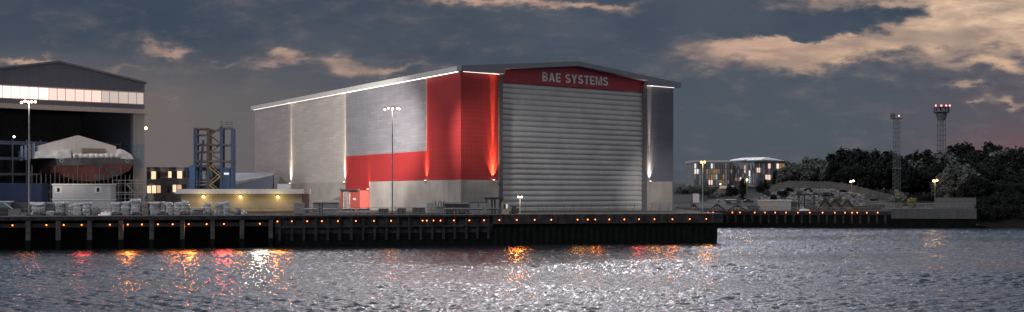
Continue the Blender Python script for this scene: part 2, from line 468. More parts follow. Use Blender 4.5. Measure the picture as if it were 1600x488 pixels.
for j in range(len(ts) - 1):
    for i in range(nx - 1):
        tb.f.append((j * nx + i, j * nx + i + 1, (j + 1) * nx + i + 1, (j + 1) * nx + i))
tag(tb.build('terrain', M_bank, smooth=True), 'grey gravel bank rising to a rubble mound', 'terrain', kind='structure')

# ================================================================== the big hall
HA = at(720, 272)
HROT = math.atan2(0.56, 0.8285)
HF = Frame(HA, 272.0, DECK, HROT)
EAVE = 36.8; BASE = 8.67; LONG = HF.fy(398, 0.0); WIDE = HF.fx(1052, 0.0)
MIDX = WIDE / 2
PITCH = 3.65 / MIDX
def under(x): return 36.95 + PITCH * (MIDX - abs(x - MIDX)) * 1.0
hall = thing('assembly_hall', 'huge grey and red clad assembly hall with a ribbed door on the quay', 'hall', HF.loc(), HROT)
M_mauve = clad('mauve_grey_cladding', (0.36, 0.325, 0.335))
M_pale = clad('pale_grey_cladding', (0.46, 0.43, 0.415))
M_slate = clad('slate_cladding', (0.21, 0.21, 0.24), dif=0.13)
M_navy = clad('dark_slate_cladding', (0.13, 0.135, 0.175), dif=0.08)
M_red = clad('red_cladding', (0.33, 0.032, 0.034), bw=60, bh=1.1, dif=0.05, mortar=0.6)
M_sign = mat('dark_red_sign', (0.27, 0.012, 0.03), 0.5, var=0.05)
M_fascia_shade = mat('shaded_fascia', (0.17, 0.175, 0.22), 0.5, var=0.05)  # front fascia: shade of the side turned from the light, put into the colour
M_fascia_lit = mat('lit_fascia', (0.52, 0.515, 0.52), 0.5, var=0.05)  # eave fascia and soffit: light on the long side put into the colour
M_roof = mat('roof_sheet', (0.26, 0.265, 0.28), 0.5, var=0.06)
yA, yB, yC, yD, yE = HF.fy(667, 0), HF.fy(577, 0), HF.fy(540, 0), HF.fy(455, 0), LONG
def side_wall(y0, y1, z0, z1, m, name='cladding_panel'):
    return MB().box(0, 0.4, y0 + 0.01, y1 - 0.01, z0, z1 - 0.01).build(name, m, hall)
RB = 16.8
o = side_wall(0, yA, BASE, EAVE, M_red); tag(o, 'tall red cladding panel at the corner')
side_wall(yA, yC, RB, EAVE, M_slate); tag(side_wall(yA, yC, BASE, RB, M_red), 'low red band under the slate panel')
side_wall(yC, yD, BASE, EAVE, M_pale); side_wall(yD, yE, BASE, EAVE, M_mauve)
for y0, y1 in ((0, yB), (yC, yE)): side_wall(y0, y1, -0.3, BASE, M_conc, 'concrete_plinth')
tag(side_wall(yB, yC, -0.3, BASE, M_red), 'red strip running down to the ground')
xJ0, xD0, xD1, xJ1 = HF.fx(779, 0), HF.fx(785, 0), HF.fx(1004, 0), HF.fx(1010, 0)
tag(MB().box(0.41, xJ0, 0, 0.4, BASE, EAVE - .01).build('cladding_panel', M_red, hall), 'dark red return beside the door')
MB().box(0.41, xJ0, 0, 0.4, -0.3, BASE - .01).build('concrete_plinth', M_conc, hall)
MB().box(xJ1, WIDE - .41, 0, 0.4, BASE, EAVE - .01).build('cladding_panel', M_navy, hall)
cpr = MB().box(xJ1, WIDE - .41, 0, 0.4, -0.3, BASE - .01).build('concrete_plinth', M_conc, hall)
for x0, x1 in ((xJ0 + .01, xD0 - .01), (xD1 + .01, xJ1 - .01)): MB().box(x0, x1, -0.25, 1.2, -0.3, under(x0) - 1.0).build('door_jamb', M_dgrey, hall)
# ribbed door: horizontal rounded slats
DT = 34.85; NS = 24
M_door = mat('silver_door_sheet', (0.40, 0.405, 0.41), 0.42, 0.1, var=0.08, scale=0.12, streak=.12)
d = MB(); prof = []
sh = DT / NS
for k in range(NS):
    z0 = k * sh
    for q, (fz, fy_) in enumerate(((0.0, 0.26), (0.12, 0.12), (0.28, 0.02), (0.5, 0.0), (0.72, 0.06), (0.88, 0.15), (0.98, 0.26))):
        prof.append((fy_, z0 + fz * sh))
for (ya, za), (yb, zb) in zip(prof, prof[1:]):
    d.quad((xD0, ya + .3, za), (xD1, ya + .3, za), (xD1, yb + .3, zb), (xD0, yb + .3, zb))
d.build('sliding_door', M_door, hall)
# sign gable
sg = MB().prism([(xD0, 0, DT + .02), (xD1, 0, DT + .02), (xD1, 0, under(xD1)), (MIDX, 0, under(MIDX)), (xD0, 0, under(xD0))], (0, 0.5, 0)).build('sign_panel', M_sign, hall)
def arc(cx, cy, rx, ry, a0, a1, n=12):
    return [(cx + rx * math.cos(R(a0 + (a1 - a0) * i / n)), cy + ry * math.sin(R(a0 + (a1 - a0) * i / n))) for i in range(n + 1)]
ST = 0.2
def ribbon(pts):
    q = []
    for i, p in enumerate(pts):
        a_ = Vector(pts[max(0, i - 1)]); b_ = Vector(pts[min(len(pts) - 1, i + 1)]); d_ = (b_ - a_).normalized(); n_ = Vector((-d_.y, d_.x)) * ST / 2
        q.append((Vector(p) + n_, Vector(p) - n_))
    return [[q[i][0], q[i][1], q[i + 1][1], q[i + 1][0]] for i in range(len(q) - 1)]
def rect(x0, x1, y0, y1): return [[(x0, y0), (x1, y0), (x1, y1), (x0, y1)]]
def glyph(ch):      # heavy block capitals, unit height
    if ch == 'E': return .62, rect(0, ST, 0, 1) + rect(ST, .62, 0, .19) + rect(ST, .58, .41, .59) + rect(ST, .62, .81, 1)
    if ch == 'T': return .66, rect(.23, .43, 0, .81) + rect(0, .66, .81, 1)
    if ch == 'B': return .68, rect(0, ST, 0, 1) + ribbon([(ST, .095), (.4, .095)] + arc(.4, .29, .17, .195, -90, 90) + [(ST, .485)]) + ribbon([(ST, .535), (.37, .535)] + arc(.37, .72, .16, .185, -90, 90) + [(ST, .905)])
    if ch == 'A': return .78, [[(0, 0), (.21, 0), (.46, 1), (.29, 1)], [(.57, 0), (.78, 0), (.49, 1), (.375, .8)]] + rect(.2, .58, .2, .37)
    if ch == 'Y': return .74, rect(.27, .47, 0, .42) + [[(.27, .40), (.47, .40), (.24, 1), (0, 1)], [(.30, .40), (.47, .40), (.74, 1), (.51, 1)]]
    if ch == 'M': return .88, rect(0, .19, 0, 1) + rect(.69, .88, 0, 1) + [[(.19, 1), (.35, 0), (.46, .12), (.25, 1)], [(.69, 1), (.53, 0), (.42, .12), (.63, 1)], [(.35, 0), (.53, 0), (.46, .35), (.42, .35)]]
    if ch == 'S': return .66, ribbon(arc(.33, .705, .225, .2, 20, 90, 5)[0:] + arc(.33, .705, .225, .2, 95, 262, 12) + arc(.33, .295, .235, .2, 82, -90, 12) + arc(.33, .295, .235, .2, -95, -165, 6))
    return .34, []
def block_text(txt, name, m, parent, x0, x1, z0, h, y, depth=.12):
    pens = []; pen = 0
    for ch in txt: w_, g_ = glyph(ch); pens.append((pen, g_)); pen += w_ + .13
    k = (x1 - x0) / (pen - .13); mb = MB(); j = 0
    for p_, g_ in pens:
        for poly in g_:
            yy = y - .003 * (j % 7); j += 1
            mb.prism([(x0 + (p_ + q[0]) * k, yy, z0 + q[1] * h) for q in poly], (0, depth, 0))
    return mb.build(name, m, parent)
tx0, tx1 = HF.fx(847, 0), HF.fx(949.5, 0)
zt = HF.fz(127.0, tx0, 0)
block_text('BAE SYSTEMS', 'lettering', mat('sign_letter_paint', (.50, .50, .53), .5), sg, tx0, tx1, zt, HF.fz(112.8, tx0, 0) - zt, -0.14)
# canopy and roof
OV = 1.2
zf = EAVE; TH = 1.3
fas = [(-OV, -2.2, zf), (xD0 - .5, -2.2, zf), (xD0 - .5, -2.2, under(xD0 - .5)), (MIDX, -2.2, under(MIDX)), (xD1 + .5, -2.2, under(xD1 + .5)), (xD1 + .5, -2.2, zf),
       (WIDE + OV, -2.2, zf), (WIDE + OV, -2.2, under(WIDE + OV) + TH), (MIDX, -2.2, under(MIDX) + TH), (-OV, -2.2, under(-OV) + TH)]
MB().prism(fas, (0, 2.18, 0)).build('front_fascia', M_fascia_shade, hall)
rf = MB()
zr0 = under(-OV) + TH - .02; zrm = under(MIDX) + TH - .02
rf.prism([(-OV + .35, 0.02, zr0 - .3), (MIDX, 0.02, zrm - .3), (WIDE + OV, 0.02, zr0 - .3), (WIDE + OV, 0.02, zr0), (MIDX, 0.02, zrm), (-OV + .35, 0.02, zr0)], (0, LONG, 0))
rf.build('roof', M_roof, hall)
MB().box(-OV, -OV + .33, 0.02, LONG + 1.0, zf, zr0 + .05).build('eave_fascia', M_fascia_lit, hall)
MB().box(-OV + .34, 0.38, 0.02, LONG + .9, zf + .05, zf + .25).build('soffit', M_fascia_lit, hall)
MB().box(WIDE - .4, WIDE, 0.0, LONG, -0.3, zf).build('far_side_wall', M_navy, hall)
MB().prism([(0.41, LONG - .4, -.3), (WIDE - .41, LONG - .4, -.3), (WIDE - .41, LONG - .4, zf), (MIDX, LONG - .4, under(MIDX)), (0.41, LONG - .4, zf)], (0, .38, 0)).build('rear_wall', M_slate, hall)
# thin safety rail along the roof edge
rr = MB()
for i in range(52):
    y = 1 + i * (LONG - 2) / 51; rr.tube((-OV + .6, y, zr0 + .02), (-OV + .6, y, zr0 + 1.15), 0.03, n=4)
rr.tube((-OV + .6, 1, zr0 + 1.15), (-OV + .6, LONG - 1, zr0 + 1.15), 0.03, n=4)
for i in range(27):
    x = i * WIDE / 26; zt_ = under(x) + TH; rr.tube((x, 0.4, zt_ - .03), (x, 0.4, zt_ + 1.1), 0.03, n=4)
for xa, xb in ((0, MIDX), (MIDX, WIDE)): rr.tube((xa, 0.4, under(xa) + TH + 1.1), (xb, 0.4, under(xb) + TH + 1.1), 0.03, n=4)
rr.build('roof_railing', M_rail, hall)
# lit strips under the eaves
M_led = emit('warm_white_led', (1.0, 0.94, 0.86), 4.5)
M_led2 = emit('dim_white_led', (1.0, 0.94, 0.86), 2.4)
for y0, y1 in ((0.5, yA), (yA, yC), (yC, yD), (yD, LONG)):
    MB().box(-0.55, -0.42, y0 + .1, y1 - .1, zf - .06, zf + .04).build('eave_light', M_led if y1 < yC + 1 else M_led2, hall)
MB().box(0.4, xJ0 - .2, -0.75, -0.45, zf - .06, zf - .01).build('eave_light', M_led2, hall)
MB().box(xJ1 + .3, WIDE - .3, -0.75, -0.45, zf - .06, zf - .01).build('eave_light', M_led2, hall)
# small door in the right plinth
xd0, xd1 = HF.fx(1022, 0), HF.fx(1029, 0)
pd = MB().box(xd0, xd1, -0.12, -0.004, -0.25, 2.9).build('personnel_door', M_grey, hall)
MB().tube((xd1 - .3, -.2, 1.2), (xd1 - .3, -.2, 1.5), .05).build('handle', M_dark, pd)
# uplights: fixture on the ledge plus its beam
def uplight(x, y, nx_, ny_, col, power, fix='uplight', z=BASE, size=24, tilt=0.03, scale=1.0):
    fx_, fy_ = x + nx_ * 0.55, y + ny_ * 0.55
    f = MB().box(fx_ - .25, fx_ + .25, fy_ - .25, fy_ + .25, z - .3, z).build(fix, M_dark, hall)
    MB().box(fx_ - .2, fx_ + .2, fy_ - .2, fy_ + .2, z + .004, z + .05).build('lens', emit('uplight_lens', (1, 0.85, 0.65), 12.0), f)
    for (sz, pw, tl_) in ((size, power, tilt), (size * 2.4, power * 0.28, tilt), (6, power * 10, tilt * .45)):
        L = bpy.data.lights.new('uplight_beam', 'SPOT'); L.energy = pw; L.spot_size = R(sz); L.spot_blend = 1.0
        L.color = col; L.shadow_soft_size = 0.12
        lo = bpy.data.objects.new('uplight_beam', L); COL.objects.link(lo); lo.parent = hall
        lo.location = (fx_, fy_, z + .1)
        dv = Vector((-nx_ * tl_, -ny_ * tl_, 1)).normalized()
        lo.rotation_euler = (-dv).to_track_quat('Z', 'Y').to_euler()
WARM = (1.0, 0.80, 0.56); ORG = (1.0, 0.50, 0.20)
uplight(0, yD, -1, 0, WARM, 42000)
uplight(0, yC, -1, 0, WARM, 42000)
uplight(0, yA, -1, 0, ORG, 42000)
uplight(HF.fx(770, 0), 0, 0, -1, ORG, 75000)
uplight(HF.fx(1014.5, 0), 0, 0, -1, WARM, 42000)
uplight(0, yB, -1, 0, ORG, 6000, z=6.4)

# red enclosure standing against the hall's red strip
xe = -3.0
ye0, ye1 = yB + .2, HF.fy(532, xe)
te = HF.fz(298, xe, (ye0 + ye1) / 2)
ex, ey = HF.w(xe, ye0)
enc = thing('plant_enclosure', 'tall red steel enclosure with grey double doors against the hall wall', 'enclosure', (ex, ey, DECK), HROT)
MB().box(0.0, 2.97, 0, ye1 - ye0, -.2, te).build('body', M_redp, enc)
lw = ye1 - ye0
for fa, fb in ((0.50, 0.66), (0.67, 0.84)):
    dr = MB().box(-0.14, -0.003, lw * fa, lw * fb, 0.1, te - .3).build('door', mat('pale_door', (0.42, 0.30, 0.29), 0.5), enc)
    lb = MB()
    for q in (0.15, 0.85):
        yy = lw * (fa + (fb - fa) * q); lb.tube((-.24, yy, .2), (-.24, yy, te - .4), .11, n=6)
    lb.build('lock_bar', M_galv, dr)
MB().box(-.5, 0.3, 0.4, lw - .4, te + .004, te + .5).build('lintel_hood', M_dgrey, enc)
lt = MB()
for k in range(4):
    y0 = lw * 0.20 + k * lw * 0.04
    lt.box(-.06, -.004, y0, y0 + lw * .03, te * .52, te * .52 + .55)
lt.build('white_marking', M_white, enc)

# ================================================================== quay
def qtube(u0, v0, z0, u1, v1, z1, r, mb, n=6): mb.tube((u0, v0, z0), (u1, v1, z1), r, n=n)
UJ = QF.fx(430, 0); UC = QF.fx(770, 0)
QL = (Q0.x, Q0.y, 0.0)
jet = thing('open_piled_jetty', 'open jetty deck on spaced concrete piles at the yard edge', 'jetty', QL, QROT)
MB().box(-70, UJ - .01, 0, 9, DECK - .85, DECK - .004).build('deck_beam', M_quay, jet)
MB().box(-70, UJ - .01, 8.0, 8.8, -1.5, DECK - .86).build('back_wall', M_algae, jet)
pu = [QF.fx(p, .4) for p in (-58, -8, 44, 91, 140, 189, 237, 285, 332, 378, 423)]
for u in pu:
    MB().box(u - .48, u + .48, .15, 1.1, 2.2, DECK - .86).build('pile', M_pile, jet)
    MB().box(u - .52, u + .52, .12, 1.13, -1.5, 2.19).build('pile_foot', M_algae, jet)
MB().box(-70, UJ - .02, 1.2, 1.5, DECK - 2.4, DECK - 1.5).build('waling_beam', M_dark, jet)
rib = thing('ribbed_quay_wall', 'old ribbed concrete quay wall with a ledge and dark tide zone', 'quay wall', QL, QROT)
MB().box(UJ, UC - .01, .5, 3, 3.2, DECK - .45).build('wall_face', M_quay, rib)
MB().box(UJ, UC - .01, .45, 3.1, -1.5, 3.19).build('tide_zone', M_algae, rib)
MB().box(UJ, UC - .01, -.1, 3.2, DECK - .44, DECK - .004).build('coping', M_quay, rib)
MB().box(UJ, UC - .01, -.05, .49, 4.55, 4.95).build('ledge', M_quay, rib)
for i in range(19):
    u = UJ + 1.0 + i * (UC - UJ - 2) / 18
    MB().box(u - .28, u + .28, .05, .44, 1.6, 4.54).build('rib', M_quay, rib)
    MB().box(u - .26, u + .26, .1, .49, 4.96, DECK - .45).build('rib', M_quay, rib)
shp = thing('sheet_pile_quay', 'quay wall of dark sheet piles under a deep concrete cap', 'quay wall', QL, QROT)
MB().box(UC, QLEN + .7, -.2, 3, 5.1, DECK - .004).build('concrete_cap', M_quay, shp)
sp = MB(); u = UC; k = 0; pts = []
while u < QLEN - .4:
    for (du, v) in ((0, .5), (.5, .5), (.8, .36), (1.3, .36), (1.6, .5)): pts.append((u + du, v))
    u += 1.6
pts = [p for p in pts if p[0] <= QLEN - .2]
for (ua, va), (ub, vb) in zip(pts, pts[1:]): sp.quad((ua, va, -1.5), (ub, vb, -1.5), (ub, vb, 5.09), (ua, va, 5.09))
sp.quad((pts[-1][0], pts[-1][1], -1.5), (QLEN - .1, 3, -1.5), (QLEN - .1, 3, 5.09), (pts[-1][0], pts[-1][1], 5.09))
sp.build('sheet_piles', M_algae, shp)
for i in range(9):
    u = UC + 2 + i * (QLEN - UC - 4) / 8
    MB().box(u - .3, u + .3, -.28, -.203, 5.2, DECK - .3).build('cap_joint', M_dark, shp)
# return wall running inland
b0 = QF.w(QLEN + .5, 3.0)
rt = MB(); rt.prism([(b0[0], b0[1], -1.5), (b0[0] - .8, b0[1], -1.5), (57.2, yard_back, -1.5), (58, yard_back, -1.5)], (0, 0, DECK + 1.49))
tag(rt.build('return_wall', M_quay), 'quay wall turning inland at the end of the hall yard', 'quay wall')

M_kerb = mat('pale_kerb', (.20, .195, .19), .8, var=.2)
MB().box(-70, UJ - .01, .02, .34, DECK, DECK + .2).build('kerb', M_kerb, jet); MB().box(UJ, UC - .01, -.06, .3, DECK, DECK + .2).build('kerb', M_kerb, rib)
MB().box(UC, QLEN + .6, -.16, .2, DECK, DECK + .16).build('kerb', M_kerb, shp)
# quay lights
def lamp_ball(mb, p, r): return mb.ball(p, r, 8, 6)
M_or = emit('orange_lamp', (1.0, 0.17, 0.03), 11.0)
ql = thing('quay_light', '', 'light')
MB().box(-.16, .16, -.22, .0, -.05, .12).build('bracket', M_dark, ql)
MB().ball((0, -.3, -.12), .125, 8, 6).build('lens', M_or, ql)
first = True
O_, R_, Y_, W_ = (1, .24, .03), (1, .10, .07), (1, .36, .05), (1, .86, .66)
GLOW = {45: (420, O_), 128: (160, R_), 200: (500, O_), 270: (200, O_), 295: (600, O_), 350: (700, R_), 377: (600, Y_), 406: (600, W_), 433.5: (650, O_), 611: (60, O_),
        807: (600, O_), 902: (100, Y_), 929.5: (90, O_), 998: (110, R_), 1022: (90, Y_), 1050: (160, O_), 1103: (190, Y_)}
def put_qlight(px, dz, v, lab, grp):
    global first
    u = QF.fx(px, v); x, y = QF.w(u, v)
    if first:
        ql.location = (x, y, dz); ql.rotation_euler = (0, 0, QROT); ql['label'] = lab; ql['group'] = grp; first = False
    else: dup(ql, (x, y, dz), QROT, lab, grp)
    c = GLOW.get(px)
    if c:
        L = bpy.data.lights.new('quay_beam', 'SPOT'); L.energy = c[0] * 4; L.color = c[1]; L.shadow_soft_size = .7; L.spot_size = R(150); L.spot_blend = .4
        lo = bpy.data.objects.new('quay_beam', L); COL.objects.link(lo); gx_, gy_ = QF.w(u, v - .55); lo.location = (gx_, gy_, dz - .3)
        o0 = QF.w(u, v); o1 = QF.w(u, v - 10); lo.rotation_euler = (Vector((o0[0], o0[1], 3.0)) - Vector((o1[0], o1[1], 0))).to_track_quat('Z', 'Y').to_euler()
for px in (-4, 20, 45, 73, 100, 128, 172, 200, 222, 247, 270, 295, 323, 350, 377, 406):
    put_qlight(px, 5.62, -0.04 if False else 1.18, 'small orange light on the waling beam under the open piled jetty deck', 'orange lights under the jetty')
for px in (433.5, 456, 480, 503, 528, 556, 584, 611, 660, 666.5, 677, 688, 709, 733, 756):
    put_qlight(px, 6.15, .46, 'small orange light on the ribbed quay wall above its ledge', 'orange lights on the ribbed wall')
for px in (780, 807, 835, 861, 902, 918, 929.5, 951.5, 975, 998, 1022, 1050, 1077, 1103):
    put_qlight(px, 6.2, -.24, 'small orange light on the concrete cap of the sheet piled quay', 'orange lights on the quay cap')

# railings
def railing(name, label, p0, p1, z, h, nposts, m, rails=(1.0, 0.55), r=.05):
    p0 = Vector((p0[0], p0[1], z)); p1 = Vector((p1[0], p1[1], z)); L = (p1 - p0).length
    t = thing('railing', label, 'railing', p0, math.atan2(p1.y - p0.y, p1.x - p0.x), 'railings along the quays')
    pm = MB().tube((0, 0, 0), (0, 0, h), r, n=5).mesh('post', m)
    for i in range(nposts):
        o = bpy.data.objects.new('post', pm); COL.objects.link(o); o.parent = t; o.location = (i * L / (nposts - 1), 0, 0)
    for k in rails: MB().tube((0, 0, h * k), (L, 0, h * k), r, n=5).build('rail', m, t)
    return t
M_rail2 = mat('pale_rail', (0.20, 0.20, 0.20), 0.5, 0.2)
railing('railing', 'two bar steel railing in front of the wrapped stacks on the jetty', QF.w(-20, .5), QF.w(UJ - .3, .5), DECK, 1.7, 26, M_rail)
railing('railing', 'steel railing in front of the red enclosure and the pale plinth', QF.w(UJ, .5), QF.w(UC - 2, .5), DECK, 1.75, 24, M_rail, (1, .66, .33))
railing('railing', 'steel railing in front of the ribbed hall door', QF.w(UC - 1, .5), QF.w(QF.fx(1056, .5), .5), DECK, 1.5, 22, M_rail)
railing('railing', 'steel railing at the corner of the quay beside the hall', QF.w(QF.fx(1062, .5), .5), QF.w(QLEN, .5), DECK, 1.5, 7, M_rail)
# gravel strip along the edge by the door
gs = MB().box(QF.fx(815, 1), QLEN - .2, 1.2, 6.0, DECK, DECK + .22)
tag(gs.build('kerb_strip', mat('dry_verge', (0.30, 0.25, 0.17), 0.9, var=0.3, bump=0.8, bscale=3), loc=QL, rotz=QROT), 'pale dry verge along the quay edge by the hall door', 'verge', kind='structure')
# wire fence before the door
fe = thing('wire_fence', 'thin wire fence with slim posts before the ribbed hall door', 'fence', QL, QROT)
f0, f1 = QF.fx(840, 12), QF.fx(1058, 12)
pm = MB().tube((0, 0, 0), (0, 0, 2.6), .06, n=5).mesh('post', M_rail)
for i in range(17):
    o = bpy.data.objects.new('post', pm); COL.objects.link(o); o.parent = fe; o.location = (f0 + i * (f1 - f0) / 16, 12, DECK)
wi = MB()
for k in range(6): wi.tube((f0, 12, DECK + .4 + k * .42), (f1, 12, DECK + .4 + k * .42), .022, n=4)
wi.build('wires', M_rail, fe)

# ================================================================== wrapped stacks on the jetty
def stack_mesh(wd, dp, h, layers, seed, lean=0.0, rough=0.12):
    rnd = random.Random(seed); mb = MB(); nr = layers * 4 + 1; npt = 20
    ph = [rnd.uniform(-1, 1) for _ in range(60)]
    lay = [(rnd.uniform(-.06, .06) * wd, rnd.uniform(-.05, .05) * dp, rnd.uniform(.93, 1.04)) for _ in range(layers + 1)]
    for j in range(nr):
        f = j / (nr - 1); li = min(layers - 1, int(f * layers)); fr = f * layers - li
        bul = 0.93 + 0.09 * math.sin(math.pi * min(1, max(0, fr)))
        if j == 0: bul = .93
        if j == nr - 1: bul *= .9
        ox, oy, sc_ = lay[li]
        for i in range(npt):
            a = 2 * math.pi * i / npt
            ca, sa = math.cos(a), math.sin(a)
            pw = 0.35
            xx = math.copysign(abs(ca) ** pw, ca) * wd / 2 * bul * sc_; yy = math.copysign(abs(sa) ** pw, sa) * dp / 2 * bul * sc_
            nz_ = 1 + rough * 0.5 * (ph[(i * 3 + j) % 60] + ph[(i + j * 5) % 60]) * .6
            mb.v.append((xx * nz_ + ox + lean * f * h, yy * nz_ + oy, f * h + (rough * .5 * ph[(i * 7) % 60] if j == nr - 1 else 0)))
    for j in range(nr - 1):
        for i in range(npt): mb.f.append((j * npt + i, j * npt + (i + 1) % npt, (j + 1) * npt + (i + 1) % npt, (j + 1) * npt + i))
    top = len(mb.v); mb.v.append((lean * h, 0, h + rough * .6)); b = (nr - 1) * npt
    for i in range(npt): mb.f.append((b + i, b + (i + 1) % npt, top))
    return mb
def stack(px0, px1, ytop, label, seed, v=4.0, layers=3, lean=0.0, m=None, tarp=False, rough=.14):
    x, y = q_at((px0 + px1) / 2, v)
    s = y / F; wd = (px1 - px0) * s * 1.02; h = max(.6, H + (HZ - ytop) * s - DECK - .18)
    t = thing('wrapped_stack', label, 'stack', (x, y, DECK), QROT + random.Random(seed).uniform(-.12, .12), 'wrapped stacks along the jetty')
    p = MB()
    dp = min(wd, 2.0)
    for k in (-.42, 0, .42): p.box(-wd / 2, wd / 2, k * dp - .08, k * dp + .08, 0, .1)
    p.box(-wd / 2, wd / 2, -dp / 2, dp / 2, .104, .17)
    p.build('pallet', M_wood, t)
    stack_mesh(wd, dp, h, layers, seed, lean, rough).build('bundle', m or M_wrap, t, smooth=True, loc=(0, 0, .175))
    if tarp:
        c = MB(); n = 9
        for i in range(n):
            for j in range(4):
                fx_ = i / (n - 1); sag = -.35 * math.sin(math.pi * fx_) * (1 if tarp == 2 else .2)
                zz_ = h + .26 + sag if 0 < j < 3 else h - .25 + sag
                c.v.append(((fx_ - .5) * wd * 1.12, (-.56, -.52, .52, .56)[j] * dp, zz_))
        for i in range(n - 1):
            for j in range(3): c.f.append((i * 4 + j, (i + 1) * 4 + j, (i + 1) * 4 + j + 1, i * 4 + j + 1))
        so = c.build('cover_sheet', M_white, t, smooth=True); md = so.modifiers.new('t', 'SOLIDIFY'); md.thickness = .06
    return t
stack(51, 70, 316.5, 'wide wrapped stack with a sagging white cover sheet', 1, tarp=2)
stack(72, 85, 330, 'small low wrapped bundle in front of the dull tall stack', 2, v=3.0, layers=1)
stack(70, 87, 316.5, 'dull tall wrapped stack behind the small low bundle', 3, v=6.0, m=M_wrapd)
stack(88, 101, 316, 'broad wrapped stack under the left end of the white site cabins', 4)
stack(101.5, 107, 315.5, 'very narrow tall wrapped stack under the white site cabins', 5)
stack(107.5, 114.5, 320.5, 'narrow short wrapped stack between two taller ones under the white cabins', 6, layers=2)
stack(115, 128.5, 317.5, 'wrapped stack next right of the narrow short one', 7)
stack(130, 142.5, 316.5, 'tall wrapped stack beside the low dark heap', 8, layers=4)
stack(144, 156, 324.5, 'low dark rounded heap under loose plastic beside the bright white tarpaulin', 9, layers=1, m=M_wrapd, rough=.4)
stack(176, 188.5, 316.5, 'first wrapped stack right of the bright white tarpaulin', 11, tarp=1)
stack(190, 203.5, 315.5, 'second wrapped stack right of the bright white tarpaulin', 12)
stack(205, 220, 311.5, 'tallest wrapped stack, with an extra pale bag on top', 13, layers=4)
stack(221.5, 233.5, 316, 'squarish brown grey stack right of the tallest one', 14, m=mat('brown_wrap', (0.21, 0.19, 0.18), 0.5, var=.2, scale=3), layers=2)
stack(235, 249, 316, 'wrapped stack right of the squarish brown grey one', 15, tarp=1)
stack(250.5, 258.5, 315.5, 'slim wrapped stack in front of the office with lit windows', 16)
stack(259.5, 270.5, 316.5, 'wrapped stack in front of the left end of the yellow lit shed roof', 17)
stack(271.5, 283, 316.5, 'wrapped stack touching the leaning one at the yellow lit shed', 18)
stack(284, 297, 315.5, 'wrapped stack with a loose bag slumping off its right side', 19, lean=-.05, rough=.35)
stack(301, 317, 325, 'low dark wrapped bundle with a flat lid under the first yellow lamp', 20, layers=1, m=M_wrapd, tarp=1)
stack(318.5, 330, 317.5, 'upright wrapped stack standing alone before the yellow wall', 21)
stack(334, 346, 317.5, 'wrapped stack leaning to the right before the yellow wall', 22, lean=.12)
stack(349, 359, 315.5, 'tall slim wrapped stack right of the leaning one', 23)
# slumped bags, bright tarpaulin
x, y = q_at(375, 4); t = thing('slumped_bag', 'pair of slumped round bags at the right end of the stacks', 'bags', (x, y, DECK), QROT)
MB().ball((-.5, 0, .75), .95, 14, 9, 1.15).build('bag', M_wrapd, t, smooth=True); MB().ball((.75, 0, .4), .85, 14, 9, .8).build('bag', M_wrap, t, smooth=True)
x, y = q_at(164.5, 3.4); t = MB()
n = 11
for i in range(n):
    for j in range(5):
        fx_ = i / (n - 1); fy_ = j / 4
        hgt = 1.45 * math.sin(math.pi * min(1, fx_ * .9 + .1)) ** .5 * (1 - .35 * abs(fy_ - .5) * 2) * (.45 + .55 * fx_)
        t.v.append(((fx_ - .5) * 2.9, (fy_ - .5) * 2.2, max(0.02, hgt + .12 * math.sin(i * 2.1 + j * 1.7)) if 0 < j < 4 else .02))
for i in range(n - 1):
    for j in range(4): t.f.append((i * 5 + j, (i + 1) * 5 + j, (i + 1) * 5 + j + 1, i * 5 + j + 1))
tag(t.build('tarpaulin', mat('bright_tarp', (0.8, 0.8, 0.82), 0.5, var=.05), smooth=True, loc=(x, y, DECK), rotz=QROT), 'bright white tarpaulin heaped among the wrapped stacks', 'tarpaulin')
for px, v, w_, h_, lab in ((60, 2.2, 1.1, .8, 'small dark bin bag heap before the wide covered stack'), (94, 2.0, .9, .6, 'little dark heap of scrap before the broad stack'), (182, 2.2, 1.0, .7, 'dark scrap heap right of the bright tarpaulin'), (212, 2.0, .8, .6, 'dark scrap heap at the foot of the tallest stack'), (254, 2.2, 1.0, .7, 'dark scrap heap below the slim wrapped stack'), (290, 2.2, .9, .8, 'dark scrap heap below the slumping stack'), (325, 2.0, .7, .5, 'small dark scrap heap below the lone upright stack')):
    x, y = q_at(px, v); tag(stack_mesh(w_ * 2, 1.4, h_, 1, int(px), 0, .6).build('scrap_heap', M_dgrey, loc=(x, y, DECK)), lab, 'scrap heap', 'scrap heaps along the jetty')
# crate
x, y = q_at(23, 3.2); t = thing('wire_crate', 'grey mesh crate with a stick poking out near the left edge', 'crate', (x, y, DECK), QROT)
MB().box(-1, 1, -.8, .8, .15, 1.55).build('mesh_panel', mat('mesh_grey', (0.2, 0.19, 0.19), .7, var=.4, scale=12), t)
cf = MB()
for sx in (-1, 1):
    for sy in (-.8, .8): cf.bar((sx, sy, 0), (sx, sy, 1.65), .12)
for z in (.15, 1.6):
    for sy in (-.82, .82): cf.bar((-1, sy, z), (1, sy, z), .1)
cf.build('frame', M_galv, t); MB().tube((-.2, 0, 1.5), (-2.2, .2, 3.0), .09).build('stick', M_white, t)
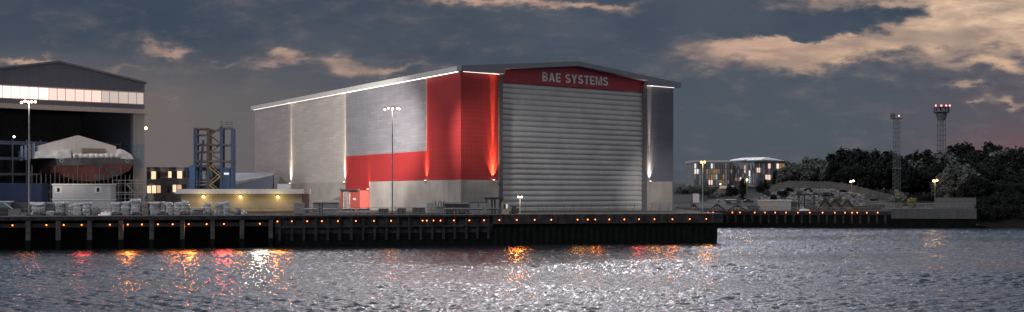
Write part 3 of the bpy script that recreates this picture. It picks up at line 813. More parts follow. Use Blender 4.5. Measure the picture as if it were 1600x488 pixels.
# teal skip and flat trailer
x, y = q_at(6, 9); t = thing('teal_skip', 'teal open skip with a pale rim on a dark stand', 'skip', (x, y, DECK), QROT)
MB().box(-2.2, 1.6, -1.2, 1.2, 1.9, 3.1).build('tub', mat('teal_paint', (0.10, 0.20, 0.21), .5), t); MB().box(-2.4, 1.8, -1.3, 1.3, 3.104, 3.35).build('rim', M_white, t); MB().box(-2, 1.4, -1, 1, 0, 1.895).build('stand', M_dark, t)
x, y = q_at(36, 10); t = thing('flat_trailer', 'dark flatbed trailer loaded with grey sheets', 'trailer', (x, y, DECK), QROT)
MB().box(-2.2, 2.6, -1.2, 1.2, 1.0, 1.35).build('bed', M_dark, t); MB().box(-2, 2.4, -1, 1, 1.354, 3.0).build('load', M_dgrey, t)
for sx in (-1.3, 1.6): MB().tube((sx, -1.2, .5), (sx, 1.2, .5), .5, n=12).build('wheel', M_dark, t)

# ================================================================== yellow lit shed
Yy = 268.0
YF = Frame(at(278, Yy), Yy, DECK, R(4))
yl = YF.fx(472, 0); yh = YF.fz(303, 0, 0)
sh_ = thing('lamp_lit_shed', 'low cream shed with a white flat roof and yellow lamps', 'shed', YF.loc(), R(4))
M_cream = mat('cream_render', (0.33, 0.285, 0.20), 0.7, var=.06, scale=.3, streak=.15)
MB().box(0.8, yl - .02, 0, 13, -.2, yh).build('wall', M_cream, sh_)
tag(MB().box(yl - .015, yl + .25, -.02, 13, -.2, yh).build('wall', M_dgrey, sh_), 'dark grey end wall')
rm = MB().prism([(-.6, -1.3, yh + .004), (yl + .6, -1.3, yh + .004), (yl + .6, -1.3, yh + 1.2), (.5, -1.3, yh + 1.2), (-.1, -1.3, yh + .75)], (0, 15, 0))
rm.build('roof', M_white, sh_)
M_ylamp = emit('yellow_lamp', (1.0, 0.66, 0.16), 30.0)
for px in (318.5, 376, 434.5):
    u = YF.fx(px, 0); z = yh - .55
    lb = MB().box(u - .3, u + .3, -.35, -.004, z - .1, z + .2).build('wall_lamp', M_dark, sh_)
    MB().ball((u, -.42, z - .2), .26, 10, 6, .8).build('bulb', M_ylamp, lb)
    L = bpy.data.lights.new('lamp_glow', 'POINT'); L.energy = 240; L.color = (1, .72, .32); L.shadow_soft_size = .25
    lo = bpy.data.objects.new('lamp_glow', L); COL.objects.link(lo); lo.parent = sh_; lo.location = (u, -2.6, z - .9)
MB().box(YF.fx(300, 0), yl * .96, -.09, -.003, .1, .55).build('kick_board', mat('brown_board', (0.16, 0.07, 0.04), .8), sh_)
MB().box(YF.fx(434, 6), YF.fx(454, 6), 5, 8, yh + 1.205, yh + 2.6).build('roof_unit', M_white, sh_)

# ================================================================== left shipbuilding hall
SY = 330.0
SF = Frame(at(226, SY), SY, DECK, HROT)
ship_hall = thing('shipbuilding_hall', 'old gabled shipbuilding hall with a lit window band over its open front', 'hall', SF.loc(), HROT)
xap = SF.fx(92, 0); SW = 2 * xap           # negative: to the left
ze = SF.fz(131, 0, 0); za = SF.fz(98, xap, 0)
zw0, zw1 = SF.fz(163, 0, 0), SF.fz(146, 0, 0)   # lit band
zb0, zb1 = SF.fz(178.5, 0, 0), SF.fz(171.5, 0, 0)
M_sgab = clad('grey_ribbed_sheet', (0.10, 0.105, 0.13), bw=200, bh=.8, vertical=True, dif=.04, mortar=.8)
M_sgab2 = mat('beam_grey', (0.33, 0.27, 0.25), .6, var=.08)
xr0 = SF.fx(208, 0)
MB().prism([(SW, 0, zw1 + .4), (0, 0, zw1 + .4), (0, 0, ze), (xap, 0, za), (SW, 0, ze)], (0, .5, 0)).build('gable', M_sgab, ship_hall)
MB().box(SW, 0, 0, .5, zb1, zw0 - .3).build('gable', M_sgab, ship_hall)
MB().box(SW - .5, .9, -1.4, .6, zb0, zb1 - .01).build('door_beam', M_sgab2, ship_hall)
MB().box(SW, 0, -.10, .1, zw0 - .29, zw0 - .02).build('window_sill', M_sgab2, ship_hall)
MB().box(SW, 0, -.10, .1, zw1 + .02, zw1 + .39).build('window_sill', M_sgab2, ship_hall)
M_w = [emit('lit_band_bright', (1.0, 0.74, 0.62), 1.7), emit('lit_band_mid', (1.0, 0.66, 0.56), 1.15), emit('lit_band_dim', (0.95, 0.78, 0.68), .62)]
M_frame_glow = mat('glow_tinted_frame', (.5, .30, .25), .6)  # pink glow of the panes put into the frame colour
edges = [-20, -5, 4, 17, 31, 45, 60, 76, 89, 102, 117, 131, 143, 158, 171, 185, 200, 213, 224]
for i, (pa, pb) in enumerate(zip(edges, edges[1:])):
    xa, xb = SF.fx(pa, 0), SF.fx(pb, 0)
    wd = MB().box(xa + .09, xb - .09, -.30, .2, zw0, zw1).build('window', M_w[0 if i < 7 else (1 if i < 13 else 2)], ship_hall)
    MB().box(xb - .08, xb + .08, -.36, .3, zw0 - .01, zw1 + .01).build('frame', M_frame_glow, wd)
M_pier = clad('pier_sheet', (0.23, 0.21, 0.20), bw=200, bh=.7, vertical=True, dif=.05, mortar=.75)
zpt = SF.fz(225, -1, 0); zpb = SF.fz(262, -1, 0)
MB().box(xr0, -.01, 0, 3, zpt, zb0 - .01).build('pier', M_pier, ship_hall)
tag(MB().box(xr0, -.01, 0.0, 3, zpb, zpt - .01).build('pier', mat('blue_grey_band', (0.12, 0.16, 0.19), .6), ship_hall), 'blue grey band low on the corner pier')
MB().box(xr0, -.01, 0, 3, -.2, zpb - .01).build('pier', M_pier, ship_hall)
MB().box(SW, SW + 5, 0, 3, -.2, zb0 - .01).build('pier', M_pier, ship_hall)
M_in = mat('dark_interior', (0.035, 0.04, 0.05), .8, var=.2)
MB().box(-.5, 0, .51, 90, -.2, ze).build('side_wall', M_sgab, ship_hall)
MB().box(SW, SW + .5, .51, 90, -.2, ze).build('side_wall', M_sgab, ship_hall)
MB().box(SW + .51, -.51, 89, 89.5, -.2, ze).build('rear_wall', M_in, ship_hall)
MB().prism([(SW - .6, -.4, ze + .004), (xap, -.4, za + .004), (.6, -.4, ze + .004), (.6, -.4, ze + .6), (xap, -.4, za + .6), (SW - .6, -.4, ze + .6)], (0, 91, 0)).build('roof', mat('weathered_roof', (.12, .125, .15), .6), ship_hall)
# inside gantry and galleries
gi = MB()
for y in (20, 34):
    for z in (6, 11, 16, 21): gi.box(SW + 2, -2, y, y + 1.2, z, z + .5)
for k in range(12):
    xx = SW + 3 + k * (abs(SW) - 6) / 11
    gi.box(xx, xx + .4, 19, 19.5, 0, 22)
gi.build('inner_gallery', mat('gallery_steel', (.07, .075, .09), .6), ship_hall)
MB().ball((SF.fx(22, 10), 10, SF.fz(214, SF.fx(22, 10), 10)), .3).build('inner_lamp', emit('cool_lamp', (.85, .92, 1), 9), ship_hall)
L = bpy.data.lights.new('inner_glow', 'AREA'); L.energy = 2600; L.color = (.4, .6, 1.0); L.size = 22
lo = bpy.data.objects.new('inner_glow', L); COL.objects.link(lo); lo.parent = ship_hall; lo.location = (SF.fx(20, 24), 24, 29)
# side lamp with its warm glow
slb = MB().box(.02, .5, 1.6, 2.2, SF.fz(200, 0, 2) - .2, SF.fz(200, 0, 2) + .3).build('side_lamp', M_dark, ship_hall)
MB().ball((.75, 1.4, SF.fz(200.5, .6, 1.5)), .5, 12, 8).build('bulb', emit('warm_side_lamp', (1, .60, .32), 5), slb)

# ship block in front of the hall
def hx(px, yl): return SF.fx(px, yl)
YB = -9.0
hull = thing('ship_block', 'red and grey ship hull section under white sheeting before the open hall', 'ship section', SF.loc(), HROT)
def sp_(px, py, yl): xx = hx(px, yl); return (xx, yl, SF.fz(py, xx, yl))
M_hullr = mat('red_primer_hull', (0.11, 0.032, 0.028), .7, var=.3, scale=.25, streak=.3)
M_hullg = mat('grey_primer_hull', (0.085, 0.08, 0.085), .7, var=.3, scale=.2)
lowp = [sp_(*p, YB) for p in ((90, 259), (92, 269), (103, 277), (118, 282), (135, 284), (152, 283), (172, 279), (192, 272), (203, 266), (208, 257))]
MB().prism(lowp, (0, 34, 0)).build('hull_bottom', M_hullr, hull)
upp = [sp_(*p, YB) for p in ((90, 247), (90, 258.8), (208, 256.8), (209, 246))]
MB().prism(upp, (0, 34, 0)).build('hull_side', M_hullg, hull)
pt_ = MB()
for (xa, ya, xb, yb) in ((148, 250, 160, 262), (165, 262, 184, 268), (172, 268, 186, 275), (150, 273, 170, 281), (118, 250, 126, 256)):
    a = sp_(xa, ya, YB); b = sp_(xb, yb, YB); pt_.box(a[0], b[0], YB - .05, YB - .004, b[2], a[2])
pt_.build('primer_patch', M_hullg, hull)
for px, py in ((96, 251), (199, 251.5)):
    c = sp_(px, py, YB); r_ = MB()
    r_.tube((c[0], YB - .25, c[2]), (c[0], YB - .004, c[2]), .55, n=14); p_ = r_.build('fairlead', M_galv, hull)
    MB().tube((c[0], YB - .3, c[2]), (c[0], YB - .254, c[2]), .28, n=12).build('hole', M_dark, p_)
M_sheet = mat('white_sheeting', (0.62, 0.62, 0.64), .55, var=.12, scale=.5, bump=.5, bscale=.8)
M_tent = clad('tent_sheet', (0.60, 0.57, 0.54), bw=2.4, bh=60, dif=.03, mortar=.9)
# tent
YT = -4.0
tn = [sp_(*p, YT) for p in ((62, 245), (62, 227.5), (122, 211.5), (181.5, 229), (181.5, 245))]
MB().prism(tn, (0, 3.0, 0)).build('tent_front', M_tent, hull)
tn2 = [Vector(p) + Vector((0, 3.004, 0)) for p in tn]
tn2 = [Vector((p.x, p.y, p.z - .3)) for p in tn2]
MB().prism(tn2, (0, 34, 0)).build('tent_body', mat('grey_tent', (.16, .155, .15), .7, var=.2), hull)
tl = MB()
for k in range(4): tl.box(tn2[0].x - .12, tn2[0].x - .004, 4 + k * 7, 7.5 + k * 7, tn2[0].z, tn2[0].z + 4.6)
tl.build('tent_flap', M_sheet, hull)
# sheeting
def lump(pts, depth, name, m, seed):
    rnd = random.Random(seed); mb = MB(); n = len(pts); rows_ = 5
    for j in range(rows_):
        k = j / (rows_ - 1); sw = 1 + .0 * k
        for (X, Y_, Z) in pts: mb.v.append((X + rnd.uniform(-.18, .18), Y_ + depth * k, Z + (rnd.uniform(-.15, .15) if Z > min(p[2] for p in pts) + .3 else 0) ))
    for j in range(rows_ - 1):
        for i in range(n): mb.f.append((j * n + i, j * n + (i + 1) % n, (j + 1) * n + (i + 1) % n, (j + 1) * n + i))
    mb.f.append(tuple(range(n))[::-1]); mb.f.append(tuple(range((rows_ - 1) * n, rows_ * n)))
    return mb.build(name, m, hull)
lump([sp_(*p, YB - .3) for p in ((90, 248), (90, 239), (100, 235), (110, 233), (111, 247))], 6, 'sheeting', M_sheet, 1)
lump([sp_(*p, YB + 2) for p in ((61, 247), (62, 236), (80, 234), (91, 236), (91, 247))], 10, 'sheeting', M_sheet, 2)
lump([sp_(*p, YB - .3) for p in ((188, 248), (188, 233), (193, 234.5), (206, 241), (208.5, 249))], 6, 'sheeting', M_sheet, 3)
a = sp_(114, 244, YB); b = sp_(187, 243.5, YB)
tb_ = MB(); seg = 9
for k in range(seg):
    f0_, f1_ = k / seg, (k + 1) / seg
    pa = Vector(a).lerp(Vector(b), f0_); pb = Vector(a).lerp(Vector(b), f1_)
    tb_.tube(pa, pb, .72 + .1 * math.sin(k * 2.2), .72 + .1 * math.sin(k * 2.2 + 2.2), n=10)
tb_.build('rolled_sheet', M_sheet, hull, smooth=True)
a = sp_(129, 235.5, YB + 3); b = sp_(163, 235.5, YB + 3)
MB().box(a[0], b[0], YB + 2, YB + 4, a[2] - .7, a[2] + .7).build('hatch_coaming', mat('tan_steel', (.20, .15, .11), .7), hull)
c = sp_(119.5, 244, YB - .9)
MB().tube((c[0], c[1] - .08, c[2]), (c[0], c[1], c[2]), .5, n=14).build('round_badge', mat('dull_gold', (.25, .2, .1), .5), hull)
# building scaffold under and around the block
sca = thing('hull_scaffold', 'grid of scaffold poles under the ship hull section', 'scaffold', SF.loc(), HROT)
xa_, xb_ = hx(50, YB - .8), hx(209, YB - .8)
zs = SF.fz(272, xa_, YB)
nst = 24
for i in range(nst):
    xx = xa_ + i * (xb_ - xa_) / (nst - 1)
    for yy in (YB - .8,):
        MB().tube((xx, yy, -.1), (xx, yy, zs + (2.5 if i % 5 == 0 else 0)), .09, n=5).build('standard', M_rail, sca)
for z in (1.5, 3.5, 5.5, 7.5): MB().tube((xa_, YB - .8, z), (xb_, YB - .8, z), .08, n=5).build('ledger', M_rail, sca)
# stair tower beside it
stt = thing('access_stair', 'steel access stair and rails between the cabins and the hall pier', 'stair', SF.loc(), HROT)
YS = -12.0
x0_, x1_ = hx(176, YS), hx(224, YS)
for i in range(6):
    xx = x0_ + i * (x1_ - x0_) / 5; MB().tube((xx, YS, 0), (xx, YS, SF.fz(281, xx, YS)), .09, n=5).build('post', M_galv, stt)
for py in (282, 287, 301, 304): MB().tube((x0_, YS, SF.fz(py, x0_, YS)), (x1_, YS, SF.fz(py, x1_, YS)), .1, n=5).build('rail', M_galv, stt)
xm0, xm1 = hx(197, YS), hx(209, YS)
for dy in (0, .8): MB().bar((xm0, YS - .3 - dy, SF.fz(288, xm0, YS)), (xm1, YS - .3 - dy, SF.fz(302, xm1, YS)), .25).build('stringer', M_galv, stt)

# white site cabins
CY = 262.0
CF = Frame(at(82, CY), CY, DECK, R(6))
cw = CF.fx(173, 0)
def cabin(z0, z1, label, windows):
    t = thing('site_cabin', label, 'cabin', (CF.o[0], CF.o[1], DECK + z0), R(6), 'stacked site cabins')
    h = z1 - z0
    m = clad('cabin_sheet', (.44, .45, .47), bw=300, bh=1.3, vertical=True, dif=.03, mortar=.85)
    MB().box(0, cw, 0, 4.5, 0, h - .35).build('body', m, t)
    MB().box(-.15, cw + .15, -.15, 4.65, h - .346, h - .05).build('roof', M_white, t)
    for (pa, pb) in windows:
        a_, b_ = CF.fx(pa, 0), CF.fx(pb, 0)
        wf = MB().box(a_, b_, -.08, -.003, h * .38, h * .80).build('window', M_white, t)
        mm = (a_ + b_) / 2
        MB().box(mm - .35, mm + .3, -.12, -.083, h * .46, h * .72).build('pane', M_glassd, wf)
    return t
zc0 = CF.fz(311, 0, 0); zc1 = CF.fz(287, 0, 0)
cabin(0, zc0 - .02, 'plain lower white site cabin behind the stacks', [])
cabin(zc0, zc1, 'upper white site cabin with two small windows', [(86, 97), (148, 159)])
# dark blue containers left of cabins
t = thing('blue_container', 'dark blue shipping container behind the teal skip and floodlight mast', 'container', (at(-2, 276), 276, DECK), R(6))
MB().box(-8, 11.0, 0, 5, 0, 7.5).build('body', clad('navy_corrugated', (.012, .02, .06), bw=300, bh=.5, vertical=True, dif=.1, mortar=.6), t); MB().box(-8.1, 11.1, -.1, 5.1, 7.504, 7.7).build('rim', mat('navy_rim', (.015, .03, .10), .5), t)

# ================================================================== office, tower and small shed behind
OY = 372.0
OF = Frame(at(229, OY), OY, DECK, R(14))
ow = OF.fx(312, 0); oh = OF.fz(263.5, 0, 0)
off = thing('office_block', 'two storey grey office with warm lit windows behind the stacks', 'office', OF.loc(), R(14))
MB().box(0, ow, 0, 14, -.2, oh).build('wall', mat('office_grey', (.19, .175, .17), .7, var=.08), off)
MB().box(-.2, ow + .2, -.2, 14.2, oh + .004, oh + .5).build('roof', M_dgrey, off)
MB().box(OF.fx(252, 0), OF.fx(260, 0), -.25, -.004, -.2, oh - .05).build('stair_strip', mat('office_brown', (.16, .12, .10), .7), off)
M_wl = emit('warm_window', (1.0, .68, .42), 1.25)
M_wl2 = emit('warm_window_dim', (1.0, .62, .38), .7)
wins = [(236.5, 243.5, 268, 280, 1), (263, 268, 268, 278, 1), (277, 284.5, 267.5, 279, 1), (230, 236, 290.5, 302, 1), (237.3, 244, 290, 302, 1), (245.3, 251, 290, 301.5, 2), (270, 275.5, 289, 300.5, 1), (277, 283.5, 289, 300.5, 2),
        (231, 235, 269, 280, 0), (270, 275, 268, 278, 0), (286, 290, 267, 278, 0), (262, 266, 290, 301, 0), (286, 291, 288, 300, 0), (246, 250, 268, 279, 0), (293, 300, 266, 277, 0)]
for (xa, xb, ya, yb, k) in wins:
    a_, b_ = OF.fx(xa, 0), OF.fx(xb, 0); z0_, z1_ = OF.fz(yb, a_, 0), OF.fz(ya, a_, 0)
    wf = MB().box(a_ - .12, b_ + .12, -.06, -.004, z0_ - .12, z1_ + .12).build('window', M_dgrey, off)
    MB().box(a_, b_, -.1, -.064, z0_, z1_).build('pane', (M_glassd, M_wl, M_wl2)[k], wf)
# blue tower
TY = 338.0
TF = Frame(at(303, TY), TY, DECK, R(8))
tow = thing('stair_tower', 'open blue and rust steel tower with yellow stairs', 'tower', TF.loc(), R(8))
DEP = 6.0
def tz(py): return H + (HZ - py) / F * TY - DECK
M_drk = mat('tower_rust', (.035, .027, .025), .8)
cols = [(304.5, 200, M_blue), (325, 200, M_drk), (345.5, 197, M_blue), (362.5, 199, M_blue)]
for px, py, m in cols:
    xx = TF.fx(px, 0)
    for yy in (0, DEP): MB().box(xx - .38, xx + .38, yy - .35, yy + .35, -.2, tz(py)).build('column', m, tow)
X = lambda px: TF.fx(px, 0)
M_tb = mat('tower_dark', (.05, .042, .042), .7, var=.2)
for yy in (0, DEP):
    for (pa, pb, py, th) in ((304.5, 325, 201, .5), (304.5, 325, 210.5, .45), (325, 345.5, 203, .3), (304.5, 362.5, 226, .55), (304.5, 345, 237.5, .5), (304.5, 362.5, 252, .7), (345.5, 362.5, 199, .6)):
        MB().box(X(pa) + .4, X(pb) - .4, yy - .2, yy + .2, tz(py) - th / 2, tz(py) + th / 2).build('beam', M_tb, tow)
for (pa, ya, pb, yb) in ((326, 210, 345, 200), (326, 209, 345, 225), (326, 240, 345, 226), (326, 238, 345, 251), (345, 199, 326, 213)):
    MB().bar((X(pa), .1, tz(ya)), (X(pb), .1, tz(yb)), .28).build('brace', M_tb, tow)
for yy in (0, DEP): MB().box(X(305) + .4, X(345) - .4, yy - .2, yy + .25, tz(262), tz(258)).build('beam', M_tb, tow)
for xx in (X(304.5), X(325), X(345.5), X(362.5)):
    for py in (201, 226, 252): MB().box(xx - .2, xx + .2, .36, DEP - .36, tz(py) - .25, tz(py) + .25).build('beam', M_tb, tow)
lb_ = MB().box(X(345.5) + .4, X(362.5) - .4, .2, DEP - .4, -.2, tz(262)).build('cladding', M_blue, tow)
MB().box(X(350), X(357.5), .1, .195, tz(273), tz(270)).build('light_panel', emit('pale_panel', (.8, .9, 1), 1.0), lb_)
MB().box(X(305) + .4, X(345) - .4, DEP - .9, DEP - .6, -.2, tz(262)).build('cladding', mat('deep_blue', (.012, .035, .10), .6), tow)
MB().box(X(309), X(321), DEP - 1.0, DEP - .903, tz(280), tz(267)).build('window', mat('grey_glass', (.10, .13, .17), .3), tow)
MB().prism([(X(296.5), -1.5, -.2), (X(304), -1.5, -.2), (X(306), -1.5, tz(258)), (X(297), -1.5, tz(259))], (0, 3, 0)).build('side_sheet', mat('bright_blue', (.012, .05, .15), .55), tow)
MB().bar((X(311), -.8, tz(292)), (X(318.5), -.8, tz(219)), .55).build('raking_strut', M_blue, tow)
for (pa, ya, pb, yb) in ((327, 262, 344, 276), (344, 276, 328, 290), (328, 290, 344, 303)):
    MB().bar((X(pa), -.6, tz(ya)), (X(pb), -.6, tz(yb)), .35).build('stair_flight', M_yell, tow)
    MB().bar((X(pa), -.9, tz(ya) + 1.1), (X(pb), -.9, tz(yb) + 1.1), .16).build('stair_rail', M_yell, tow)
for py in (284, 289): MB().bar((X(306), -.6, tz(py)), (X(323), -.6, tz(py)), .25).build('guard_rail', M_yell, tow)
tr_ = MB()
for px in (345.5, 354, 362.5): tr_.tube((X(px), 0, tz(199)), (X(px), 0, tz(188.5)), .12, n=5)
for py in (190.5, 194): tr_.tube((X(345.5), 0, tz(py)), (X(362.5), 0, tz(py)), .09, n=5)
tr_.build('top_rail', M_tb, tow)
# little shed with a pale slope
t = thing('lean_to_shed', 'small dark blue shed with a pale ribbed sloping roof beside the tower', 'shed', (at(364, 362), 362, DECK), R(10))
wv = 13.5
MB().prism([(0, 0, -.2), (wv, 0, -.2), (wv, 0, 11.4), (0, 0, 8.0)], (0, 8, 0)).build('wall', mat('shed_navy', (.025, .04, .08), .6), t)
rs = MB().prism([(-.3, -.3, 9.0), (wv + .3, -.3, 11.55), (wv + .3, 10, 12.4), (-.3, 10, 12.1)], (0, 0, .25)); rs.build('roof', clad('ribbed_pale_roof', (.32, .34, .36), bw=200, bh=1.2, vertical=True, mortar=.6), t)

# ================================================================== floodlight masts and lamps
M_flood = emit('flood_lamp', (1.0, .76, .48), 7.0)
M_flood2 = emit('amber_lamp', (1.0, .52, .15), 8.0)
def mast(px, v, ytop, heads, label, m_head, hr=.27, rpole=.22, m=M_galv, pos=None, zb=DECK, glow=0, gcol=(1, .8, .55), name='floodlight_mast', cat='light mast', flood=()):
    if pos is None: x, y = q_at(px, v)
    else: x, y = pos
    t = thing(name, label, cat, (x, y, zb)); h = H + (HZ - ytop) / F * y - zb
    s = y / F
    MB().tube((0, 0, 0), (0, 0, h), rpole, rpole * .6, n=10).build('pole', m, t)
    MB().box(-rpole * 2, rpole * 2, -rpole * 2, rpole * 2, 0, rpole * 1.6).build('base', M_dark, t)
    w_ = max(abs(a) for a, b in heads) * s
    if len(heads) > 1:
        ring = MB(); ring.tube((-w_, 0, h - .1), (w_, 0, h - .1), rpole * .35, n=6)
        if len(heads) > 3: ring.tube((-w_ * .6, -.3, h + .35), (w_ * .6, .3, h + .35), rpole * .3, n=6)
        ring.build('head_frame', M_dark, t)
    for a_, b_ in heads:
        hd = MB().box(a_ * s - hr * .8, a_ * s + hr * .8, -.1, .5, h - b_ * s - .3, h - b_ * s + .5).build('lamp_head', M_dark, t)
        MB().ball((a_ * s, -.3, h - b_ * s), hr, 10, 7).build('lens', m_head, hd)
    if glow:
        L = bpy.data.lights.new('mast_glow', 'POINT'); L.energy = glow; L.color = gcol; L.shadow_soft_size = .6
        lo = bpy.data.objects.new('mast_glow', L); COL.objects.link(lo); lo.parent = t; lo.location = (0, -1.0, h - .6)
    for (tx, ty, tz_, pw, ang) in flood:
        L = bpy.data.lights.new('mast_flood', 'SPOT'); L.energy = pw; L.color = (1, .9, .8); L.spot_size = R(ang); L.spot_blend = 1.0; L.shadow_soft_size = .8
        lo = bpy.data.objects.new('mast_flood', L); COL.objects.link(lo); lo.parent = t; lo.location = (0, .8, h - .2)
        lo.rotation_euler = (Vector((x, y, zb + h - .2)) - Vector((tx, ty, tz_))).to_track_quat('Z', 'Y').to_euler()
    return t
mast(45.5, 6, 159.5, [(-11, 1), (-5.5, -1), (0, .5), (5, 0), (10.5, 0)], 'tall floodlight mast with five lamps before the old hall', M_flood, glow=900, flood=[(at(120, 310), 310, 18.0, 60000, 62)])
mast(613, 8, 169.5, [(-11.5, 2), (-6, 0), (1, .5), (8, .5), (11, 1)], 'tall floodlight mast with five lamps before the clad hall', M_flood, hr=.25, rpole=.17, m=mat('teal_pole', (.20, .27, .29), .5), glow=900, flood=[HF.w(0, 95) + (24.0, 480000, 64), HF.w(0, 55) + (14.0, 50000, 80), HF.w(66, 0) + (13.0, 60000, 56)])
mast(1098, 2.5, 253.5, [(-2.6, 0), (2.6, 0)], 'tall thin teal mast with twin amber lamps at the quay corner', M_flood2, hr=.28, rpole=.16, m=mat('teal_pole', (.20, .27, .29), .5), glow=500, gcol=(1, .65, .3), flood=[HF.w(WIDE - 5, 0) + (11.0, 40000, 44)])
mast(812.5, 7, 308, [(-2.7, 0), (2.7, 0)], 'short lamp post with twin heads before the ribbed door', M_flood, hr=.24, rpole=.12, m=M_white, glow=100)

# ================================================================== gear along the quay
def boxthing(name, label, cat, px0, px1, ytop, v, parts, m, dp=2.4, rot=0):
    x0, y0 = q_at(px0, v); x1, y1 = q_at(px1, v)
    t = thing(name, label, cat, (x0, y0, DECK), QROT)
    wd = math.hypot(x1 - x0, y1 - y0); h = H + (HZ - ytop) / F * (y0 + y1) / 2 - DECK
    parts(t, wd, h, dp, m); return t
def p_cabinet(t, wd, h, dp, m):
    MB().box(0, wd, 0, dp, .15, h).build('body', m, t)
    for k in range(2): MB().box(wd * (.04 + .48 * k), wd * (.48 + .48 * k), -.06, -.003, .3, h - .15).build('door', m, t)
    MB().box(.1, wd - .1, .1, dp - .1, 0, .145).build('plinth', M_dark, t)
def p_shed(t, wd, h, dp, m):
    MB().box(0, wd, 0, dp, 0, h - .5).build('body', m, t); MB().box(-.2, wd + .2, -.3, dp + .2, h - .495, h).build('roof', M_white, t)
def p_cabin(t, wd, h, dp, m):
    MB().box(0, wd, 0, dp, .3, h - .4).build('body', m, t); MB().box(-.3, wd + .3, -.3, dp + .3, h - .395, h).build('roof', M_grey, t)
    for k in range(3): MB().box(wd * (.08 + .31 * k), wd * (.32 + .31 * k), -.06, -.003, h * .38, h * .78).build('window', M_glassd, t)
    MB().box(0.2, wd - .2, .2, dp - .2, 0, .295).build('skid', M_dark, t)
def p_crate(t, wd, h, dp, m):
    MB().box(0, wd, 0, dp, .1, h).build('body', m, t)
    f = MB()
    for xx in (0, wd / 2, wd):
        f.bar((xx, -.06, 0), (xx, -.06, h), .14)
    f.bar((0, -.06, h), (wd, -.06, h), .14); f.build('batten', M_rail, t)
boxthing('grey_cabinet', 'grey steel cabinet at the right end of the cream shed', 'cabinet', 459.5, 476, 317, 10, p_cabinet, M_grey)
boxthing('low_shed', 'low grey shed with a white roof edge left of the red enclosure', 'shed', 489.5, 529, 313.5, 14, p_shed, mat('plinth_grey', (.25, .24, .235), .7))
boxthing('pale_cabinet', 'tall pale cabinet left of the tangled pump', 'cabinet', 668, 680, 317, 9, p_cabinet, mat('pale_grey', (.36, .355, .34), .6))
boxthing('dark_cabin', 'dark flat roofed cabin with three windows right of the tangled pump', 'cabin', 695, 731.5, 316.5, 9, p_cabin, M_dgrey, 3.0)
boxthing('grey_tank_box', 'plain grey plant box between the dark cabin and the portal frames', 'plant box', 733, 761, 316, 8.5, p_crate, M_grey)
boxthing('beige_cabin', 'small beige cabin with a bright window beside the ribbed door', 'cabin', 784.5, 795.5, 315.5, 8, lambda t, wd, h, dp, m: (
    MB().box(0, wd, 0, dp, 0, h - .15).build('body', m, t), MB().box(-.1, wd + .1, -.1, dp + .1, h - .146, h).build('roof', M_grey, t),
    MB().box(wd * .58, wd * .75, -.06, -.003, h * .42, h * .8).build('window', emit('cabin_window', (1, .95, .9), .8), t), MB().box(wd * .2, wd * .45, -.06, -.003, h * .42, h * .8).build('window', M_glassd, t)), mat('beige_sheet', (.34, .30, .26), .6))
boxthing('dark_crate', 'dark battened crate at the foot of the floodlight mast', 'crate', 592, 607, 326.5, 6, p_crate, M_dgrey, 1.6)
boxthing('dark_crate', 'dark battened crate midway between mast and pale cabinet', 'crate', 621, 634, 326, 6, p_crate, M_dgrey, 1.6)
boxthing('dark_crate', 'long dark battened crate just left of the pale cabinet', 'crate', 645, 664, 325.5, 6, p_crate, M_dgrey, 1.6)
boxthing('red_machine', 'small rusty red machine at the foot of the ribbed door', 'machine', 801, 811, 322.5, 8, lambda t, wd, h, dp, m: (
    MB().box(0, wd, 0, 1.4, .4, h * .7).build('body', m, t), MB().box(wd * .1, wd * .6, .1, 1.2, h * .7 + .004, h).build('hood', m, t), [MB().tube((wd * k, -.1, .3), (wd * k, 1.5, .3), .3, n=10).build('wheel', M_dark, t) for k in (.2, .8)]), M_rust)
# pump with pipes
x, y = q_at(686, 8); t = thing('pipe_pump', 'tangled pump with upright bent pipes', 'pump', (x, y, DECK), QROT)
MB().box(-1, 1.2, -.5, .8, .2, 1.4).build('body', M_grey, t); MB().tube((-.8, 0, 1.4), (1.0, 0, 1.4), .5, n=12).build('drum', M_dgrey, t)
for k, (xa, xb) in enumerate(((-.8, -1.0), (-.2, .1), (.5, .35), (1.0, 1.2))):
    p = MB(); p.tube((xa, -.2, 1.2), (xa, -.2, 2.7), .13); p.tube((xa, -.2, 2.7), (xb, -.2, 3.3), .12); p.build('pipe', M_rail, t)
MB().box(-1, 1.1, -.4, .7, 0, .195).build('skid', M_dark, t)
# dark portal frames
for px0, px1, lab in ((759, 770, 'left dark portal frame over the gear beside the beige cabin'), (772, 784, 'right dark portal frame next to the beige cabin')):
    x0, y0 = q_at(px0, 9); x1, y1 = q_at(px1, 9); t = thing('portal_frame', lab, 'portal frame', (x0, y0, DECK), QROT, 'portal frames')
    wd = math.hypot(x1 - x0, y1 - y0)
    for xx in (.2, wd - .2): MB().bar((xx, 0, 0), (xx, 0, 3.6), .3).build('leg', M_dark, t)
    MB().box(-.3, wd + .3, -.9, .9, 3.604, 4.1).build('top_beam', M_dark, t)
# upright posts by the low shed
for k, (px, lab) in enumerate(((499.5, 'dark upright post left of a pair before the low shed'), (503.5, 'dark upright post right of a pair before the low shed'))):
    x, y = q_at(px, 6); tag(MB().tube((0, 0, 0), (0, 0, 2.9), .16).tube((-.3, 0, 0), (.3, 0, 0.2), .2).build('upright_post', M_dark, loc=(x, y, DECK)), lab, 'post')
